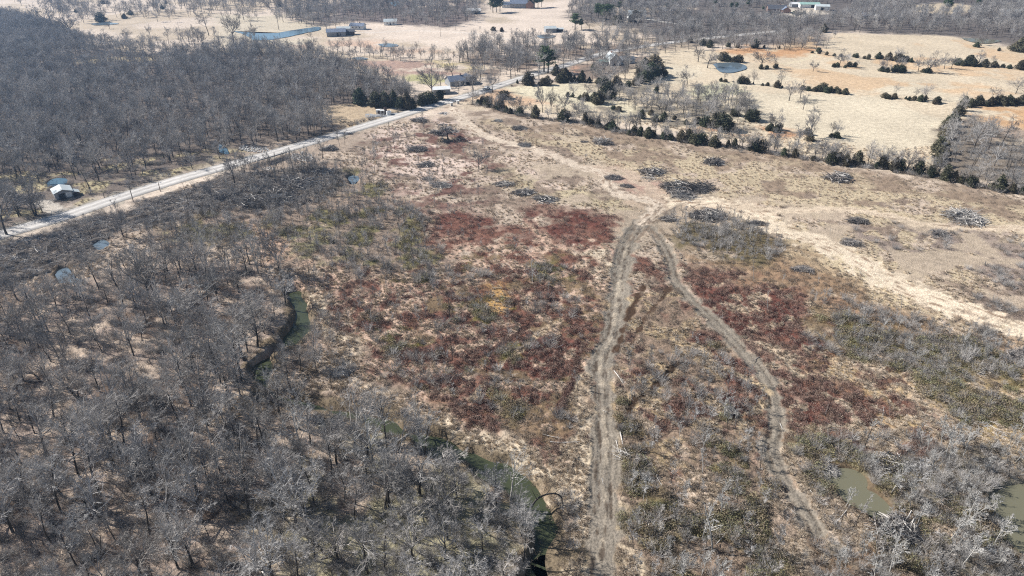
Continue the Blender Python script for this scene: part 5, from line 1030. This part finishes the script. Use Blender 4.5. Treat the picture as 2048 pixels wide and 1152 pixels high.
t = bld('house', 'dark blue roofed house among bare trees by the gravel road', 'house', 914, 168, R(28)); gable(t, 12, 8, 2.8, 2.2, M_WALLG, M_ROOFB, wins=4, door=('s', 0, 1.1, 2.1, M_WHITE), chim=True)
gable(t, 8, 6.5, 2.7, 2.0, M_WHITE, M_ROOFD, ox=8.2, oy=1.0, turn=1, wins=1)
t = bld('carport', 'grey carport right of the dark blue roofed house', 'carport', 938, 168, R(20)); gable(t, 7, 5, 2.3, 1.0, M_WALLG, M_ROOFD, door=('s', 0, 5, 2.0, M_DARK))
t = bld('farmhouse', 'white gabled farmhouse with a long wing behind the cedar grove', 'house', 1224, 129, R(20)); gable(t, 9, 8, 4.0, 3.4, M_WHITE, M_METAL, turn=1, wins=2, door=('w', 0, 1.1, 2.1, M_DARK), chim=True)
gable(t, 12, 6.5, 2.8, 1.6, M_WHITE, M_WALLG, ox=10, oy=1.5, wins=3); gable(t, 6, 5, 2.6, 1.2, M_WALLG, M_GREEN, ox=-7, oy=0)
t = bld('barn', 'blue grey metal barn above the oval pond', 'barn', 1100, 64, R(10)); gable(t, 9, 8, 3.4, 1.3, M_WALLG, M_METAL, door=('e', 0, 3, 2.6, M_DARK))
t = bld('open_shed', 'long open fronted shed right of the blue grey barn', 'shed', 1115, 63, R(6)); gable(t, 9, 5, 2.3, .7, M_DARK, M_METAL)  # closed walls, near-black colour paints the shade behind the open front
t = bld('barn', 'largest dark roofed barn of the farm right of the blue pond', 'barn', 673, 71, R(12)); gable(t, 15, 9, 3.4, 2.0, M_WALLG, M_ROOFB, door=('s', 2, 3.4, 2.8, M_DARK), wins=2)
t = bld('shed', 'dark shed right of the largest farm barn', 'shed', 697, 69, R(10)); gable(t, 10, 6, 2.8, 1.4, M_RUST, M_ROOFD, door=('s', 0, 2.4, 2.2, M_DARK))
t = bld('shed', 'narrow shed behind the largest farm barn', 'shed', 688, 63, R(6)); gable(t, 11, 5, 2.8, 1.2, M_WALLG, M_METAL, wins=2)
t = bld('house', 'grey house behind the farm barns', 'house', 716, 58, R(-8)); gable(t, 12, 8, 3, 2.0, M_WHITE, M_ROOFB, wins=3, chim=True)
t = bld('house', 'white house on the far meadow with a small tree in front', 'house', 781, 49, R(8)); gable(t, 11, 7, 3, 1.8, M_WHITE, M_METAL, wins=3, door=('s', 0, 1.1, 2.1, M_DARK))
t = bld('shed', 'white roofed shed under the trees left of the pine group', 'shed', 947, 27, R(10)); gable(t, 13, 8, 3.2, 1.5, M_WALLG, M_WHITE, door=('s', 2, 3, 2.6, M_DARK))
t = bld('large_house', 'large dark roofed house between two pine groups at the top', 'house', 1038, 15, R(-6)); gable(t, 18, 11, 4.6, 4.2, M_WALLG, M_ROOFB, wins=4, chim=True); gable(t, 10, 8, 4.4, 3.4, M_BRICK, M_ROOFD, ox=12, oy=-2, turn=1, wins=2); gable(t, 9, 7, 3, 2.4, M_WHITE, M_ROOFB, ox=-13, oy=0, wins=2)
t = bld('house', 'pale hip roofed house beside cedars in the far grove', 'house', 1272, 36, R(4)); gable(t, 16, 11, 3.4, 3.6, M_WHITE, M_METAL, wins=4)
t = bld('shed', 'pale roofed shed left of the green metal barn', 'shed', 1592, 13, R(4)); gable(t, 13, 8, 3, 1.3, M_WALLG, M_WHITE, wins=2)
t = bld('barn', 'long green metal barn in the far yard', 'barn', 1617, 15, R(-4)); gable(t, 20, 9, 3.6, 1.5, M_WHITE, M_GREEN, door=('s', 3, 4, 3, M_DARK))
t = bld('barn', 'white metal barn at the right of the far yard', 'barn', 1643, 20, R(-14)); gable(t, 13, 10, 4.0, 1.5, M_WHITE, M_METAL, door=('s', 0, 3.2, 3, M_DARK))
t = bld('house', 'dark shingled house at the left of the far yard', 'house', 1552, 24, R(-8)); gable(t, 18, 10, 3.4, 3.4, M_BRICK, M_ROOFD, wins=4, chim=True); gable(t, 9, 8, 3.2, 2.6, M_BRICK, M_ROOFB, ox=8, oy=-5, turn=1, wins=1)
t = bld('house', 'dark roofed house half hidden in the far right woods', 'house', 1765, 36, R(4)); gable(t, 13, 8, 3, 2.2, M_WHITE, M_ROOFD, wins=3)
t = bld('house', 'low dark house hidden in the far woods left of another', 'house', 1726, 37, R(0)); gable(t, 12, 8, 3, 2.2, M_WALLG, M_ROOFB, wins=3)
t = bld('barn', 'pale roofed barn half hidden by trees at the upper right corner', 'barn', 2030, 31, R(-8)); gable(t, 20, 11, 3.8, 2.0, M_WALLG, M_METAL, wins=3)
# tanks and boxes on the pad beside the road
def lathe(prof, n=20):
    V = [(r * math.cos(j * 2 * math.pi / n), r * math.sin(j * 2 * math.pi / n), z) for r, z in prof for j in range(n)]
    return V, [(k * n + j, k * n + (j + 1) % n, (k + 1) * n + (j + 1) % n, (k + 1) * n + j) for k in range(len(prof) - 1) for j in range(n)]
def tank(px, py, r, h, m, lab, lid):
    t = bld('storage_tank', lab, 'tank', px, py, 0); meshobj('shell', *lathe([(r, 0), (r, h * .3), (r * 1.02, h * .31), (r, h * .32), (r, h), (r * .9, h + .12), (r * .86, h + .12), (r * .84, h - .3), (.01, h - .3)]), m, t, smooth_=False)
    if lid: meshobj('hatch', *lathe([(r * .3, h - .28), (r * .3, h + .2), (.01, h + .22)], 12), M_RUST, t)
    V, Fq = box(r, -.12, .3, r + .35, .12, .6); meshobj('valve', V, Fq, M_RUST, t)
tank(778, 230, 1.3, 1.9, M_WHITE, 'white round tank at the right of the roadside pad', 0); tank(771.5, 228, .75, 3.3, M_RUST, 'tall dark narrow tank between the pale tanks of the roadside pad', 1)
for px, py, L_, m, lab in ((758, 227, 2.6, M_WHITE, 'pale storage box at the left of the roadside pad'), (765, 228, 2.2, M_BRICK, 'pinkish storage box in the middle of the roadside pad')):
    t = bld('storage_box', lab, 'storage box', px, py, R(8)); V, Fq = box(-L_ / 2, -1, 0, L_ / 2, 1, 1.9); meshobj('body', V, Fq, M_CONC if m is M_BRICK else m, t); V, Fq = box(-L_ / 2 - .1, -1.1, 1.9, L_ / 2 + .1, 1.1, 2.02); meshobj('lid', V, Fq, M_WHITE, t); V, Fq = box(-.5, -1.06, .1, .5, -1.0, 1.7); meshobj('door', V, Fq, M_RUST, t)
x, y = G(757, 231); V, Fq = box(-6.5, -3.4, 0, 9.5, 3.6, .18); o = meshobj('equipment_pad', V, Fq, M_WALLG); o.location = (x, y, 0); o.rotation_euler.z = R(8); tag(o, 'grey gravel pad under the tanks beside the road', 'pad')
def pole(px, py, hpx, lab, arm=True, m=None):
    h = hm(hpx, px, py); t = bld('utility_pole', lab, 'utility pole', px, py, R(20)); meshobj('pole', *lathe([(.15, -.2), (.14, h * .5), (.10, h), (.01, h + .03)], 8), m or M_WOODP, t)
    if arm: V, Fq = box(-1.1, .1, h - .7, 1.1, .2, h - .58); ar = meshobj('crossarm', V, Fq, M_WOODP, t); meshobj('insulator', *merge([box(a - .05, .1, h - .58, a + .05, .2, h - .4) for a in (-.95, -.4, .4, .95)]), M_WHITE, ar)
pole(267, 404, 33, 'tall thin utility pole beside the road right of the shed'); pole(321, 383, 17, 'short pole beside the road right of the shed', False); pole(209, 396, 10, 'short post in the rough grass beside the shed', False)
pole(848, 212, 19, 'pale utility pole at the edge of the dark evergreens', True, M_CONC); pole(1170, 112, 14, 'utility pole on the lawn at the far end of the road'); pole(881, 73, 11, 'thin pole standing in the far pink meadow', False); pole(1112, 160, 24, 'utility pole among the trees right of the green pine')
for px, py, h, lab in ((903, 212, 1.6, 'left white stone gate pillar at the field entrance'), (916, 208, 1.6, 'right white stone gate pillar at the field entrance')):
    t = bld('gate_pillar', lab, 'gate pillar', px, py, R(20)); V, Fq = box(-.6, -.6, 0, .6, .6, h); meshobj('shaft', V, Fq, M_CONC, t); V, Fq = box(-.75, -.75, h, .75, .75, h + .2); meshobj('cap', V, Fq, M_WHITE, t)
# debris of pale boards near the entrance
t = bld('board_pile', 'small pile of white boards and scrap by the field entrance', 'scrap pile', 888, 228, 0); V, Fq = heap_geo(7, 40, 2.6, 2.2, .9, (.05, .14)); meshobj('boards', V, Fq, M_WHITE, t); V, Fq = heap_geo(8, 20, 2.2, 1.6, .6, (.06, .12)); meshobj('scrap', V, Fq, M_RUST, t)
# culvert bridge
u0, u1 = np.array(G(519, 323)), np.array(G(577, 306)); mid = (u0 + u1) / 2; ln = np.linalg.norm(u1 - u0); az = math.atan2(*(u1 - u0)[::-1])
t = thing('road_bridge', 'low concrete road bridge with a dark opening under the gravel road', 'bridge', (mid[0], mid[1], 0), az)
dR = float(seg_dist(np.array([mid[0]]), np.array([mid[1]]), ROAD)[0][0]); off = dR - 3.75
V, Fq = box(-ln / 2, off - .30, -.45, ln / 2, off, .34); meshobj('deck_edge', V, Fq, M_CONC, t)
V, Fq = box(-ln / 2, off, -2.2, ln / 2, off + .3, -.45); meshobj('opening', V, Fq, M_DARK, t)  # solid slab, its near-black colour paints the shade below the deck
for a in (-ln / 2 - .5, ln / 2): V, Fq = box(a, off - 1.4, -2, a + .5, off + .2, .1); meshobj('wing_wall', V, Fq, M_CONC, t)
# white pickup on the road
t = bld('pickup_truck', 'white pickup truck driving on the gravel road near the house', 'truck', 973, 180, R(55)); t.location.z = .2
body = [(-2.7, .55), (2.6, .55), (2.7, .95), (1.5, 1.15), (.9, 1.75), (-.6, 1.8), (-.8, 1.15), (-2.7, 1.15)]
n_ = len(body); V = [(x, s * .92, z) for s in (-1, 1) for x, z in body]; Fc = [tuple(range(n_))[::-1], tuple(range(n_, 2 * n_))] + [(i, (i + 1) % n_, n_ + (i + 1) % n_, n_ + i) for i in range(n_)]
meshobj('body', V, Fc, M_WHITE, t)
for wx_, wy_ in ((-1.7, -.9), (-1.7, .9), (1.7, -.9), (1.7, .9)):
    V, Fc = lathe([(.05, -.12), (.4, -.12), (.4, .12), (.05, .12)], 14); V = np.array(V)[:, [0, 2, 1]] + [wx_, wy_, .4]; meshobj('wheel', V, Fc, M_RUBBER, t)
V, Fq = box(-.45, -.94, 1.25, .75, .94, 1.6); meshobj('window', V, Fq, M_GLASS, t)
V, Fq = box(-2.6, -.75, 1.15, -.95, .75, 1.19); meshobj('bed', V, Fq, M_DARK, t)
# haze: one closed box of thin even air round the camera and the whole scene
if HAZE > 0:
    V, Fq = box(-5000, -300, -4, 5000, 8000, 140); o = meshobj('haze', V, Fq, bpy.data.materials.new('haze_air')); tag(o, 'thin blue haze over the distance', 'haze', kind='stuff')
    m = o.data.materials[0]; m.use_nodes = True; N = m.node_tree.nodes; N.remove(N['Principled BSDF']); v = N.new('ShaderNodeVolumePrincipled'); v.inputs['Density'].default_value = HAZE; v.inputs['Color'].default_value = (.42, .64, 1, 1); v.inputs['Anisotropy'].default_value = .5
    m.node_tree.links.new(v.outputs[0], [n for n in N if n.type == 'OUTPUT_MATERIAL'][0].inputs['Volume'])
